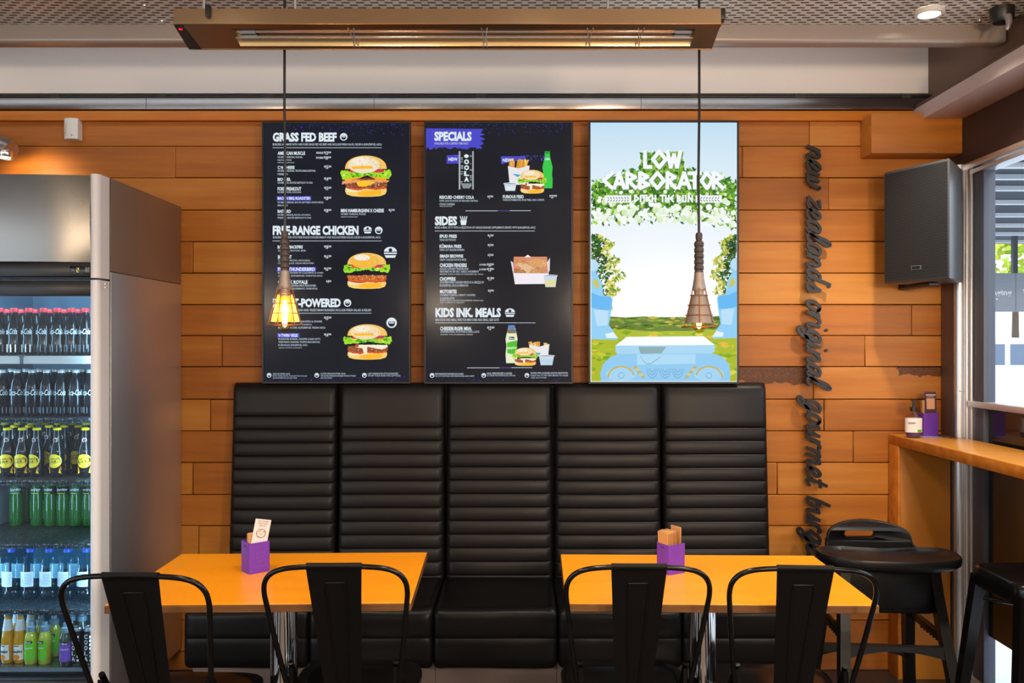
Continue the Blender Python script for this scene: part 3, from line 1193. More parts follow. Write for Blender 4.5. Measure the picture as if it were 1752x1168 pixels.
SB = thing('sanitiser_bottle', (1.655, 3.545, 1.034), 'clear pump bottle of sanitiser with white label on the window counter', 'bottle')
def sani():
    gl = pane('clear plastic', (.93, .89, .88, 1))
    b = MB()
    X = Matrix.Diagonal((1, .66, 1, 1))
    b.lathe([(0, 0), (.026, 0), (.030, .006), (.0345, .022), (.0345, .080), (.030, .092), (.017, .106), (.0125, .110), (.0125, .118), (0, .118)], gl, seg=24, X=X)
    b.build('bottle_body', SB)
    b = MB()
    b.lathe([(0, .003), (.0262, .003), (.0320, .016), (.0320, .026), (0, .026)], mat('violet liquid', '#5c4270', .2), seg=24, X=X)
    b.build('liquid', SB)
    b = MB()
    b.lathe([(.0352, .022), (.0352, .081)], mat('sanitiser label', '#efe4dc', .5), seg=28, X=X)
    lab = b.build('label', SB)
    b = MB()
    r = .0357
    gm = mat('label green', '#4fb52a', .5)
    def wrap(a, z):
        return Vector((r * math.sin(a), -.66 * r * math.cos(a), z))
    for a0, a1, z0, z1, m in ((.18, .85, .023, .034, gm), (-.95, -.05, .060, .0635, ink_m), (-.9, -.2, .055, .0565, mat('label grey', '#b8aaa4', .5))):
        n = 6
        b.grid([[wrap(a0 + (a1 - a0) * k / n, z) for k in range(n + 1)] for z in (z0, z1)], m)
    b.build('label_print', lab)
    b = MB()
    b.lathe([(0, .110), (.0135, .110), (.0135, .126), (.005, .127), (.004, .150), (.0065, .151), (.0065, .156), (0, .157)], black_m, seg=16)
    b.tube([(0, 0, .154), (-.012, -.002, .155), (-.004, 0, .155), (.016, 0, .1545), (.021, 0, .152)], .0032, black_m, 8)
    b.build('pump', SB)
sani()
# ------------------------------------------------------------------ drinks fridge
FX0, FX1 = -2.13, -1.465
FR = thing('drinks_fridge', (-1.80, 3.35, 0), 'tall stainless glass-door drinks fridge at the left of the timber wall', 'fridge')
fo = FR.location
liner_m = mat('fridge liner', '#86aabf', .45)
darkstrip_m = mat('black control strip', (.012, .012, .013), .3)
columnm = mat('pale door column', '#eceaec', .34)
b = MB(fo)
b.box(FX1 - .035, 3.052, .10, FX1, 3.69, 1.683, fsteel_m, .003)
b.build('side_panel', FR)
b = MB(fo)
b.box(FX1 - .035, 3.052, 1.6845, FX1 - .001, 3.69, 2.022, fbrown_m, .003)
b.build('upper_side_panel', FR)
b = MB(fo)
b.box(FX0, 3.052, .10, FX0 + .035, 3.69, 2.022, fsteel_m, .003)
b.build('side_panel', FR)
b = MB(fo)
b.box(FX0 + .036, 3.052, 1.66, FX1 - .036, 3.69, 2.018, fsteel_m)
b.box(FX0 + .036, 3.66, .10, FX1 - .036, 3.69, 1.66, fsteel_m)
b.box(FX0 + .036, 3.052, .10, FX1 - .036, 3.66, .245, black_m)
b.build('cabinet', FR)
b = MB(fo)
xa, xb = FX0 + .0365, FX1 - .0365
b.box(xa, 3.655, .262, xb, 3.659, 1.655, liner_m)
b.box(xa, 3.06, .262, xa + .003, 3.655, 1.655, liner_m)
b.box(xb - .003, 3.06, .262, xb, 3.655, 1.655, liner_m)
b.box(xa, 3.06, 1.652, xb, 3.655, 1.656, liner_m)
b.build('liner', FR)
b = MB(fo)
b.box(xa + .003, 3.045, .246, xb - .003, 3.655, .262, mat('wet steel floor', (.32, .34, .35), .18, .9))
b.build('cabinet_floor', FR)
b = MB(fo)
for x in (FX0 + .06, FX1 - .06):
    for y in (3.12, 3.62):
        b.cyl((x, y, 0), (x, y, .10), .02, black_m)
b.build('feet', FR)
# header: bowed stainless panel between rounded columns
b = MB(fo)
hx0, hx1 = FX0 + .037, FX1 - .037
rows = []
for k in range(15):
    t = k / 14
    z = 1.712 + (2.017 - 1.712) * t
    yb = 2.990 - .016 * math.sin(PI * (t * .9 + .05)) ** .8
    rows.append([Vector((hx0 + (hx1 - hx0) * j / 10, yb - .026 * math.sin(PI * j / 10), z)) for j in range(11)])
rows.append([Vector((p.x, 3.051, 2.017)) for p in rows[-1]])
rows = [[Vector((r[0].x, 3.045, r[0].z))] + r + [Vector((r[-1].x, 3.045, r[-1].z))] for r in rows]
b.grid(rows, steel_m)
b.build('header_panel', FR, angle=60)
def column(name, x0, x1, z0, z1):
    b = MB(fo)
    n = 12
    prof = [(x0, 3.043)] + [(x0 + (x1 - x0) * (.5 - .5 * math.cos(PI * k / n)), 2.985 - .022 * math.sin(PI * k / n)) for k in range(n + 1)] + [(x1, 3.043)]
    b.prism(prof, lambda x, y: Vector((x, y, z0)), lambda x, y: Vector((x, y, z1)), columnm)
    return b
column('header_column', FX1 - .037, FX1 - .001, 1.655, 2.019).build('header_column', FR)
column('header_column', FX0 + .001, FX0 + .037, 1.655, 2.019).build('header_column', FR)
b = MB(fo)
b.box(hx0, 2.975, 1.660, hx1, 3.05, 1.7115, darkstrip_m, .003)
cs = b.build('control_strip', FR)
dx0, dz0 = XZ(119, 468, 2.972)
dx1, dz1 = XZ(154, 455, 2.972)
b = MB(fo)
b.box(dx0, 2.9725, dz0, dx1, 2.977, dz1, mat('display window', (.01, .01, .012), .15), .001)
ds = b.build('display', cs)
b = MB(fo)
sx = (dx1 - dx0) / 35
def dq(u0, v0, u1, v1, m):
    a, c = P(u0, v1, 2.9722), P(u1, v0, 2.9722)
    b.poly([(a.x, 2.9722, a.z), (c.x, 2.9722, a.z), (c.x, 2.9722, c.z), (a.x, 2.9722, c.z)], m)
gm = EM('#e6c84a', 1.2)
for q in ((131, 458, 135, 459), (134, 458, 135, 461.5), (131, 461, 135, 462), (131, 461.5, 132, 465), (131, 464.5, 135, 465.5)):
    dq(*q, gm)
dq(124.5, 461, 126, 462.5, EM('#ff5030', 1.2))
for i in range(2):
    for j in range(2):
        dq(146 + 4 * i, 457 + 5 * j, 149 + 4 * i, 461 + 5 * j, mat('button grey', '#777b80', .4))
b.build('digits', ds)
# door
b = MB(fo)
b.box(hx0, 2.985, 1.594, hx1, 3.04, 1.648, darkstrip_m, .003)
b.box(hx0, 2.985, .10, hx1, 3.04, .235, darkstrip_m, .003)
b.box(hx0, 2.985, .235, hx0 + .04, 3.04, 1.594, darkstrip_m, .003)
dr = b.build('door', FR)
column('door_column', FX1 - .037, FX1 - .001, .10, 1.648).build('door_column', dr)
column('door_column', FX0 + .001, FX0 + .037, .10, 1.648).build('door_column', dr)
b = MB(fo)
b.box(hx0 + .04, 3.000, .235, hx1, 3.004, 1.594, fridge_pane)
b.build('glass_pane', dr)
b = MB(fo)
b.box(FX1 - .036, 3.0435, .10, FX1 - .002, 3.0515, 2.018, rubber_m)
b.build('gasket', FR)
b = MB(fo)
for v in (486, 492):
    p = P(183, v, 2.985)
    b.box(p.x - .002, 2.984 - .012, p.z - .002, p.x + .002, 2.985, p.z + .002, alu_m)
b.build('hinge_screw', dr)
# shelves
SH = [1.382, 1.155, .929, .698, .459]
shelf_m = mat('black wire shelf', (.05, .055, .06), .3, .6)
_v, _o = objco(shelf_m)
_n = noise(shelf_m, _o, 160, 2)
bump(shelf_m, _n, .9, .004)
lk(shelf_m, ramp(shelf_m, _n, [(.52, (.03, .033, .036, 1)), (.72, (.30, .33, .35, 1))]), shelf_m.node_tree.nodes['Principled BSDF'].inputs['Base Color'])  # pale flecks put the sparkle of the wires into the colour
for i, z in enumerate(SH):
    b = MB(fo)
    b.box(xa + .004, 3.085, z - .006, xb - .004, 3.645, z - .001, shelf_m)
    b.tube([(xa + .004, 3.083, z - .004), (xb - .004, 3.083, z - .004)], .004, shelf_m, 8)
    b.tube([(xa + .004, 3.083, z - .016), (xb - .004, 3.083, z - .016)], .003, shelf_m, 8)
    n = 54
    for k in range(n):
        x = xa + .008 + (xb - xa - .016) * k / (n - 1)
        b.box(x - .0014, 3.080, z - .017, x + .0014, 3.085, z - .001, shelf_m)
    s = b.build('shelf', FR)
    if i == 0:
        b = MB(fo)
        x0 = xa + .006
        xm = (38 - CU) * 3.07 / F
        rl = mat('price rail', '#dfe6e6', .35)
        b.box(x0, 3.068, z - .030, xm - .006, 3.074, z - .002, rl, .001)
        b.box(xm + .005, 3.068, z - .030, xb - .006, 3.074, z - .002, rl, .001)
        b.build('price_rail', s)
        b = MB(fo)
        b.prism([(xm - .014, z + .002), (xm + .014, z + .002), (xm + .005, z - .008), (xm + .005, z - .030), (xm - .005, z - .030), (xm - .005, z - .008)],
                lambda x, q: Vector((x, 3.064, q)), lambda x, q: Vector((x, 3.0672, q)), mat('rail clip', '#5a6a78', .4))
        b.build('rail_clip', s)
tube_e = mat('fridge tube', (.8, .9, 1, 1), .4, emit=(.6, .85, 1.0, 1), es=1.6)
for x, s in ((xb - .012, -1), (xa + .012, 1)):
    b = MB(fo)
    b.cyl((x, 3.066, .33), (x, 3.066, 1.58), .008, tube_e, seg=10)
    b.build('light_tube', FR)
    lamp('fridge_tube_light', 'AREA', (x + .012 * s - fo.x, 3.072 - fo.y, .95), FRIDGE_W, (.50, .80, 1.0), (PI / 2, 0, math.radians(-50 * s)), FR, shape='RECTANGLE', size=.03, size_y=1.25)
lamp('fridge_top_light', 'AREA', (0, 3.15 - fo.y, 1.645), FRIDGE_W * .35, (.50, .80, 1.0), (math.radians(25), 0, 0), FR, shape='RECTANGLE', size=.5, size_y=.03)

# ------------------------------------------------------------------ bottles and cans
def wrap_text(b, s, r, a0, a1, z0, z1, m, shear=0.0, bold=0.0, rr=None):
    rf = rr or (lambda z: r)
    def f(x, y):
        a, z = a0 + (a1 - a0) * x, z0 + (z1 - z0) * y
        q = rf(z) + .0005
        return Vector((q * math.sin(a), -q * math.cos(a), z))
    text_to(b, s, f, m, bold, shear)
def wrap_poly(b, pts, r, m):
    b.poly([Vector((r * math.sin(x / r), -r * math.cos(x / r), z)) for x, z in pts], m)
def wrap_strip(b, x0, x1, z0, z1, r, m, n=8):
    b.grid([[Vector((r * math.sin((x0 + (x1 - x0) * k / n) / r), -r * math.cos((x0 + (x1 - x0) * k / n) / r), z)) for k in range(n + 1)] for z in (z0, z1)], m)
def wrap_disc(b, cx, cz, rx, rz, r, m, n=20):
    b.add([Vector((r * math.sin((cx + q * rx * math.cos(2 * PI * k / n)) / r), -r * math.cos((cx + q * rx * math.cos(2 * PI * k / n)) / r), cz + q * rz * math.sin(2 * PI * k / n))) for q in (.5, 1) for k in range(n)] + [Vector((r * math.sin(cx / r), -r * math.cos(cx / r), cz))],
          [(k, (k + 1) % n, (k + 1) % n + n, k + n)[::-1] for k in range(n)] + [(2 * n, k, (k + 1) % n)[::1] for k in range(n)], m)
bw = mat('bottle print white', '#dfe9ee', .5)
def bottle(name, body, m, cap, capm, extra=None, lab='-', cat='bottle', seg=18):
    t = thing(name, (0, 0, 0), lab, cat)
    b = MB()
    b.lathe(body, m, seg=seg)
    b.build('glass', t, angle=50)
    if cap:
        b = MB()
        b.lathe(cap, capm, seg=seg)
        b.build('cap', t)
    if extra:
        extra(t)
    return t
cola_m = mat('cola in glass', (.004, .003, .004), .16, 0, .45)
colab_m = mat('cola in clear bottle', (.005, .005, .007), .16, 0, .45)
redcap = mat('red cap', '#d8303a', .4)
def cola_print(t):
    b = MB()
    wrap_text(b, 'Coca-Cola', .0262, -1.15, 1.15, .078, .099, bw, .35, .01)
    b.build('lettering', t)
    b = MB()
    for k in range(10):
        a = 2 * PI * k / 10
        b.tube([(.0245 * math.cos(a), .0245 * math.sin(a), .012), (.0248 * math.cos(a), .0248 * math.sin(a), .040)], .0016, mat('flute glint', (.25, .28, .30), .1, .4), 5)  # glass ridges with their glint put into a pale colour
    b.build('flutes', t)
cola = bottle('cola_bottle', [(0, 0), (.021, 0), (.0245, .005), (.0245, .045), (.0225, .062), (.0255, .080), (.0258, .100), (.0215, .120), (.0135, .145), (.0105, .162), (.0112, .166), (0, .166)], cola_m,
              [(.0115, .160), (.0135, .161), (.0135, .173), (.012, .1755), (0, .1755)], redcap, cola_print)
def zero_print(t):
    b = MB()
    wrap_text(b, 'Coca-Cola', .0258, -1.2, 1.2, .078, .100, bw, .35, .01)
    b.build('lettering', t)
    b = MB()
    for k in range(12):
        a = 2 * PI * k / 12
        b.tube([(.0252 * math.cos(a), .0252 * math.sin(a), .012), (.0252 * math.cos(a), .0252 * math.sin(a), .034)], .0014, mat('flute glint', (.25, .28, .30), .1, .4), 5)  # same ridges, glint again put into the colour
    b.build('flutes', t)
zero = bottle('dark_cola_bottle', [(0, 0), (.022, 0), (.0253, .005), (.0253, .105), (.0235, .122), (.014, .148), (.0110, .160), (.0115, .166), (0, .166)], colab_m,
              [(.0115, .161), (.0135, .162), (.0135, .172), (.012, .174), (0, .174)], mat('silver cap', '#b8c4c8', .3, .4), zero_print)
yel, org = mat('label yellow', '#f2d21c', .5), mat('label orange', '#e8742a', .5)
blk = mat('label black', '#1c1a18', .5)
def lemon_print(t):
    b = MB()
    r = .0258
    wrap_disc(b, 0, .060, .029, .0255, r + .0003, yel)
    wrap_poly(b, [(-.030, .024), (-.025, .040), (.025, .040), (.030, .024), (.022, .031), (-.022, .031)], r + .0006, org)
    wrap_poly(b, [(-.028, .012), (-.022, .031), (.022, .031), (.028, .012), (.018, .016), (-.018, .016)], r + .0003, yel)
    wrap_strip(b, -.006, .006, .021, .025, r + .0009, blk)
    lb = b.build('label', t)
    b = MB()
    wrap_text(b, 'LEMON', r + .0006, -.6, .6, .064, .071, blk)
    wrap_text(b, 'PARERO', r + .0006, -.65, .65, .052, .059, blk)
    b.build('label_print', lb)
    b = MB()
    n = 20
    rr_ = .0128
    for k in range(n):
        p0, p1 = 2 * PI * k / n, 2 * PI * (k + 1) / n
        wrap_poly(b, [(.0085 * math.cos(p0), .137 + .0085 * math.sin(p0)), (.0085 * math.cos(p1), .137 + .0085 * math.sin(p1)), (.0063 * math.cos(p1), .137 + .0063 * math.sin(p1)), (.0063 * math.cos(p0), .137 + .0063 * math.sin(p0))][::-1], .0158, bw)
    wrap_disc(b, 0, .137, .004, .004, .0158, mat('neck red', '#b0444a', .5), 10)
    b.build('neck_badge', t)
lemon = bottle('lemon_drink_bottle', [(0, 0), (.022, 0), (.0255, .004), (.0255, .090), (.0235, .104), (.0165, .126), (.0135, .150), (.0120, .172), (.0130, .176), (0, .176)], mat('dark drink glass', (.008, .007, .007), .10, 0, .45),
               [(.0130, .173), (.0150, .175), (.0145, .180), (.012, .183), (0, .1835)], mat('yellow cap', '#f0dc14', .4), lemon_print)
def lime_print(t):
    b = MB()
    b.lathe([(.0215, .128), (.0190, .158)], mat('lime label', '#0e5a30', .5), seg=18)
    lb = b.build('label', t)
    b = MB()
    wrap_text(b, 'Sprite', .0208, -1.15, 1.15, .138, .153, bw, .3, .02)
    wrap_strip(b, -.016, .016, .131, .1335, .0216, mat('lime yellow', '#c8d030', .5))
    b.build('label_print', lb)
    b = MB()
    for a in (-.5, .45):
        for k in range(9):
            q = .0250
            z = .035 + k * .008
            b.lathe([(0, -.0016), (.0016, 0), (0, .0016)], mat('lime dimple', '#7fd890', .2), (q * math.sin(a), -q * math.cos(a), z), 6)
    b.build('dimples', t)
lime = bottle('green_lemonade_bottle', [(0, 0), (.019, 0), (.0235, .004), (.0235, .022), (.0245, .028), (.0245, .112), (.0215, .128), (.0190, .158), (.012, .182), (.0115, .20), (0, .20)], mat('green glass', '#06560f', .05, 0, .6),
              [(.012, .197), (.0135, .198), (.0135, .209), (0, .211)], mat('green cap', '#2aa048', .4), lime_print)
wbl = mat('water label', '#d6e6ee', .4)
def water_print(t):
    b = MB()
    wrap_strip(b, -.026, .030, .052, .108, .0345, wbl, 12)
    lb = b.build('label', t)
    b = MB()
    ln = mat('water print', '#6a9ab8', .5)
    for k in range(8):
        wrap_strip(b, -.002, .026, .060 + .0055 * k, .0615 + .0055 * k, .0348, ln, 5)
    wrap_poly(b, [(-.022, .058), (-.006, .058), (-.008, .082), (-.020, .078)], .0348, mat('water blue', '#3a86c0', .5))
    b.build('label_print', lb)
_wp = [(0, .006), (.010, .002), (.022, 0), (.030, .004), (.0338, .016), (.0338, .030)]
for k in range(5):
    _wp += [(.0325, .034 + k * .004), (.0338, .036 + k * .004)]
_wp += [(.0338, .112)]
for k in range(5):
    _wp += [(.0322, .116 + k * .005), (.0330 - .0008 * k, .1185 + k * .005)]
_wp += [(.024, .158), (.0135, .172), (.0125, .180), (0, .180)]
water_m = pane('water bottle plastic', (.80, .95, 1.0, 1), 1.6)
water = bottle('water_bottle', _wp, water_m, [(.0125, .176), (.0150, .177), (.0150, .191), (.014, .1925), (0, .1925)], mat('blue cap', '#1a55d0', .4), water_print)
def mango_print(t):
    b = MB()
    wrap_strip(b, -.022, .022, .014, .068, .0226, mat('mango label', '#e8ebec', .5), 12)
    lb = b.build('label', t)
    b = MB()
    wrap_strip(b, -.014, .008, .0625, .0655, .0229, blk, 5)
    wrap_text(b, 'mojito', .0229, -.75, .80, .036, .050, blk, 0, .03)
    wrap_disc(b, -.002, .024, .012, .010, .0232, mat('mango orange', '#f08a1e', .5), 14)
    wrap_poly(b, [(.008, .046), (.022, .046), (.022, .066), (.016, .062)], .0229, mat('mango red', '#c0505a', .5))
    b.build('label_print', lb)
    b = MB()
    b.lathe([(.0185, .118), (.0122, .158)], mat('neck paper', '#cfdbe2', .5), seg=18)
    b.build('neck_label', t)
mango = bottle('mango_drink_bottle', [(0, 0), (.019, 0), (.0222, .004), (.0222, .082), (.020, .098), (.018, .118), (.0118, .158), (.011, .172), (0, .172)], mat('mango drink', '#c8941c', .10, 0, .7),
               [(.0115, .168), (.013, .169), (.013, .178), (0, .180)], mat('steel cap', '#8a979c', .3, .5), mango_print)
def juice(name, top, main, low, liquid):
    def pr(t):
        b = MB()
        wrap_strip(b, -.024, .024, .018, .088, .0228, mat(name + ' label main', main, .5), 12)
        lb = b.build('label', t)
        b = MB()
        wrap_strip(b, -.013, .013, .078, .088, .0231, blk, 6)
        wrap_text(b, 'Most', .0234, -.40, .40, .0797, .0865, bw, 0, .02)
        wrap_poly(b, [(-.022, .018), (.0, .030), (-.012, .046), (-.022, .044)], .0231, mat(name + ' label leaf', top, .5))
        wrap_poly(b, [(.002, .018), (.020, .018), (.020, .030), (.006, .028)], .0231, mat('juice blue', '#2a90d8', .5))
        wrap_text(b, low, .0231, -.62, .62, .058, .066, bw, 0, .01)
        b.build('label_print', lb)
    return bottle(name + '_juice_bottle', [(0, 0), (.018, 0), (.0220, .005), (.0224, .090), (.0195, .106), (.0145, .118), (.0140, .124), (0, .124)], mat(name + ' juice', liquid, .08, 0, .7),
                  [(.0150, .118), (.0165, .119), (.0160, .136), (.010, .140), (.009, .152), (0, .153)], mat('sports cap', '#6d8796', .35), pr)
apple = juice('apple', '#e6dc3a', '#6cc42a', 'apple', '#a8b23a')
berry = juice('berry', '#58b84a', '#7a52c0', 'berry', '#3a4438')
can_m = mat('can steel', '#8c979c', .25, .9)
def can_print(t):
    b = MB()
    b.lathe([(.0192, .008), (.0192, .124)], mat('can black', '#15181a', .35), seg=20)
    lb = b.build('wrap', t)
    b = MB()
    for k, c in enumerate('ALOOC'):
        wrap_text(b, c, .0194, -.42, .25, .018 + k * .020, .034 + k * .020, bw, 0, .03)
    for k in range(7):
        wrap_strip(b, .010, .017, .016 + k * .014, .024 + k * .014, .0195, bw, 3)
    b.build('lettering', lb)
can = bottle('slim_cola_can', [(0, .002), (.015, 0), (.019, .006), (.019, .126), (.0165, .134), (.0160, .136), (.0145, .134), (0, .133)], can_m, None, None, can_print, cat='can')

ORD = ['first', 'second', 'third', 'fourth', 'fifth', 'sixth', 'seventh', 'eighth', 'ninth', 'tenth', 'eleventh', 'twelfth']
used = set()
def place(src, us, Y, z, desc, row, group, rot=0.0):
    n = len(us)
    for k, u in enumerate(sorted(us, reverse=True)):
        x = (u - CU) * Y / F
        lab = '%s, %s row, %s from the right' % (desc, row, ORD[k])
        rz = -math.atan2(x, Y) * 0 + R.uniform(-.35, .35) + rot
        y = Y + R.uniform(-.001, .001)
        if id(src) not in used:
            used.add(id(src))
            src.location, src.rotation_euler = (x, y, z), (0, 0, rz)
            src['label'], src['group'] = lab, group
        else:
            dup(src, (x, y, z), rz, lab, group)
BR = .5                # bottles face the camera from the left
place(cola, [0, 25, 50, 75, 99, 123, 147], 3.17, SH[0], 'red capped cola bottle on top fridge shelf', 'front', 'red capped cola bottles')
place(cola, [13, 37, 61, 86, 111, 135], 3.27, SH[0], 'red capped cola bottle on top fridge shelf', 'second', 'red capped cola bottles')
place(cola, [6, 29, 52, 76, 99, 122, 146], 3.40, SH[0], 'red capped cola bottle on top fridge shelf', 'third', 'red capped cola bottles')
place(zero, [5, 30, 55, 80, 105, 130, 155], 3.17, SH[1], 'silver capped cola bottle on second fridge shelf', 'front', 'silver capped cola bottles')
place(zero, [20, 45, 69, 94, 118, 142], 3.28, SH[1], 'silver capped cola bottle on second fridge shelf', 'second', 'silver capped cola bottles')
place(lemon, [13, 38, 63, 98, 146], 3.17, SH[2], 'yellow labelled drink bottle on third fridge shelf', 'front', 'yellow capped drink bottles')
place(lemon, [25, 50, 84, 110, 134], 3.27, SH[2], 'yellow labelled drink bottle on third fridge shelf', 'second', 'yellow capped drink bottles')
place(lemon, [8, 31, 54, 77, 100, 124, 148], 3.38, SH[2], 'yellow labelled drink bottle on third fridge shelf', 'third', 'yellow capped drink bottles')
place(lime, [27, 63, 86, 108, 130, 152], 3.39, SH[3], 'green lemonade bottle on fourth fridge shelf', 'front', 'green lemonade bottles')
place(lime, [46, 75, 97, 119, 141], 3.47, SH[3], 'green lemonade bottle on fourth fridge shelf', 'second', 'green lemonade bottles')
place(water, [-10, 21, 53, 85, 116, 148], 3.22, SH[4], 'blue capped water bottle on fifth fridge shelf', 'front', 'water bottles')
place(water, [6, 37, 69, 101, 132], 3.34, SH[4], 'blue capped water bottle on fifth fridge shelf', 'second', 'water bottles')
FZ = .2622
place(mango, [14, 35], 3.10, FZ, 'orange mango drink bottle on the fridge floor', 'front', 'mango drink bottles')
place(mango, [30, 54], 3.19, FZ, 'orange mango drink bottle on the fridge floor', 'second', 'mango drink bottles')
place(apple, [54, 77], 3.085, FZ, 'green labelled apple juice bottle on the fridge floor', 'front', 'apple juice bottles')
place(apple, [70, 93], 3.16, FZ, 'green labelled apple juice bottle on the fridge floor', 'second', 'apple juice bottles')
place(berry, [113], 3.07, FZ, 'purple labelled berry juice bottle on the fridge floor', 'front', 'berry juice bottles')
place(berry, [122, 141], 3.20, FZ, 'purple labelled berry juice bottle on the fridge floor', 'second', 'berry juice bottles')
place(can, [132, 152], 3.075, FZ, 'slim black cola can on the fridge floor', 'front', 'slim cola cans')
# ------------------------------------------------------------------ the three menu screens
TY = 3.600
housing_m = mat('screen housing', (.012, .012, .013), .35)
bezel_m = mat('screen bezel', '#20242c', .35)
def screen(u0, v0, u1, v1, label, panel):
    a, c = P(u0, v1, TY), P(u1, v0, TY)
    t = thing('menu_screen', ((a.x + c.x) / 2, TY + .05, a.z), label, 'screen', 'wall mounted menu screens')
    b = MB(t.location)
    b.box(a.x + .004, TY + .012, a.z + .004, c.x - .004, TY + .055, c.z - .004, housing_m, .004)
    b.box(a.x + .15, TY + .05, a.z + .2, c.x - .15, WY - .004, c.z - .2, housing_m)
    b.build('housing', t)
    b = MB(t.location)
    e = .0085
    for q in ((a.x, a.z, c.x, a.z + e), (a.x, c.z - e, c.x, c.z), (a.x, a.z + e, a.x + e, c.z - e), (c.x - e, a.z + e, c.x, c.z - e)):
        b.box(q[0], TY, q[1], q[2], TY + .014, q[3], bezel_m, .001, 1)
    b.build('bezel', t)
    b = MB(t.location)
    y = TY + .003
    b.add([(a.x + e, y, a.z + e), (c.x - e, y, a.z + e), (c.x - e, y, c.z - e), (a.x + e, y, c.z - e)], [(0, 1, 2, 3)], panel)
    b.build('display_panel', t)
    return t
DY = TY + .0028
def dark_panel(name, c1, c2):
    m = mat(name, (.004, .005, .007, 1), .16, spec=.16, emit=c1, es=1.0)
    vec, ob = objco(m)
    n = noise(m, ob, 3.0, 2)
    c = ramp(m, n, [(.35, srgb(c1)), (.65, srgb(c2))])
    lk(m, c, m.node_tree.nodes['Principled BSDF'].inputs['Emission Color'])
    return m
WT = EM('#dfeaf2', 1.0)
WD = EM('#b9c6d4', .9)
HL = EM('#4a48c8', 1.0)
def pt(b, s, u0, v0, u1, v1, m=None, bold=.02, k=1, shear=0.0):
    pxtext(b, s, u0, v0, u1, v1, DY - .0003 * k, m or WT, bold, shear)
def pq(b, u0, v0, u1, v1, m, k=0):
    Y = DY - .0003 * k
    b.poly([P(u0, v1, Y), P(u1, v1, Y), P(u1, v0, Y), P(u0, v0, Y)], m)
def pp(b, pts, m, k=0):
    Y = DY - .0003 * k
    n = len(pts)
    ar = sum(pts[i][0] * pts[(i + 1) % n][1] - pts[(i + 1) % n][0] * pts[i][1] for i in range(n))
    q = [P(u, v, Y) for u, v in pts]
    b.poly(q if ar < 0 else q[::-1], m)
def disc(b, u, v, r, m, k=0, n=14, ry=None):
    pp(b, [(u + r * math.cos(2 * PI * i / n), v + (ry or r) * math.sin(2 * PI * i / n)) for i in range(n)], m, k)
def dotted(b, u0, u1, v):
    u = u0
    while u < u1:
        pq(b, u, v - .5, u + 1.5, v + .5, WT, 1)
        u += 2.2
def price(b, u0, v0, u1, v1, big, small, pre=None):
    w_ = u1 - u0
    if pre:
        pt(b, pre, u0 - 13, v0 + 1, u0 - 1, v0 + 4.4)
    pt(b, '$', u0, v0 + .3, u0 + 2.4, v0 + 4)
    pt(b, big, u0 + 2.9, v0 + .2, u0 + (4.2 if len(big) == 1 else 4.2 + 2.6), v1)
    pt(b, small, u1 - 5.4, v0 + .3, u1 - .2, v0 + 3.6)
def specks(b, u0, v0, u1, v1, n, seed, m):
    r = random.Random(seed)
    for i in range(n):
        u, v, s = r.uniform(u0, u1), v0 + (v1 - v0) * r.random() ** 1.7, r.uniform(.3, 1.1)
        pp(b, [(u + s * r.uniform(.5, 1.2) * math.cos(a), v + s * math.sin(a)) for a in (0, 1.3, 2.6, 3.9, 5.1)], m, 1)
def icon(b, u, v, r, kind=0):
    """small white badge: a plain burger or fries outline"""
    if kind == 0:
        disc(b, u, v, r, WT, 1, 16)
        disc(b, u, v + .1 * r, r * .66, EM('#1a2030'), 2, 14)
        pq(b, u - r * .45, v - r * .1, u + r * .45, v + r * .12, WT, 3)
        pp(b, [(u + r * .5 * math.cos(a), v - r * .22 - r * .3 * math.sin(a)) for a in [PI * i / 8 for i in range(9)]], WT, 3)
    elif kind == 1:
        pp(b, [(u + r * math.cos(a), v - r * .15 - r * .75 * math.sin(a)) for a in [PI * i / 10 for i in range(11)]], WT, 1)
        pq(b, u - r, v, u + r, v + r * .22, WT, 1)
        pp(b, [(u - r * .9, v + r * .4), (u + r * .9, v + r * .4), (u + r * .7, v + r * .8), (u - r * .7, v + r * .8)], WT, 1)
        disc(b, u, v - r * .4, r * .3, EM('#1a2030'), 2, 8)
    else:
        pp(b, [(u - r * .7, v), (u + r * .7, v), (u + r * .5, v + r), (u - r * .5, v + r)], WT, 1)
        for d in (-.5, -.2, .1, .4):
            pp(b, [(u + r * d, v), (u + r * (d + .2), v), (u + r * (d * 1.6 + .2), v - r * .9), (u + r * d * 1.6, v - r * .9)], WT, 1)

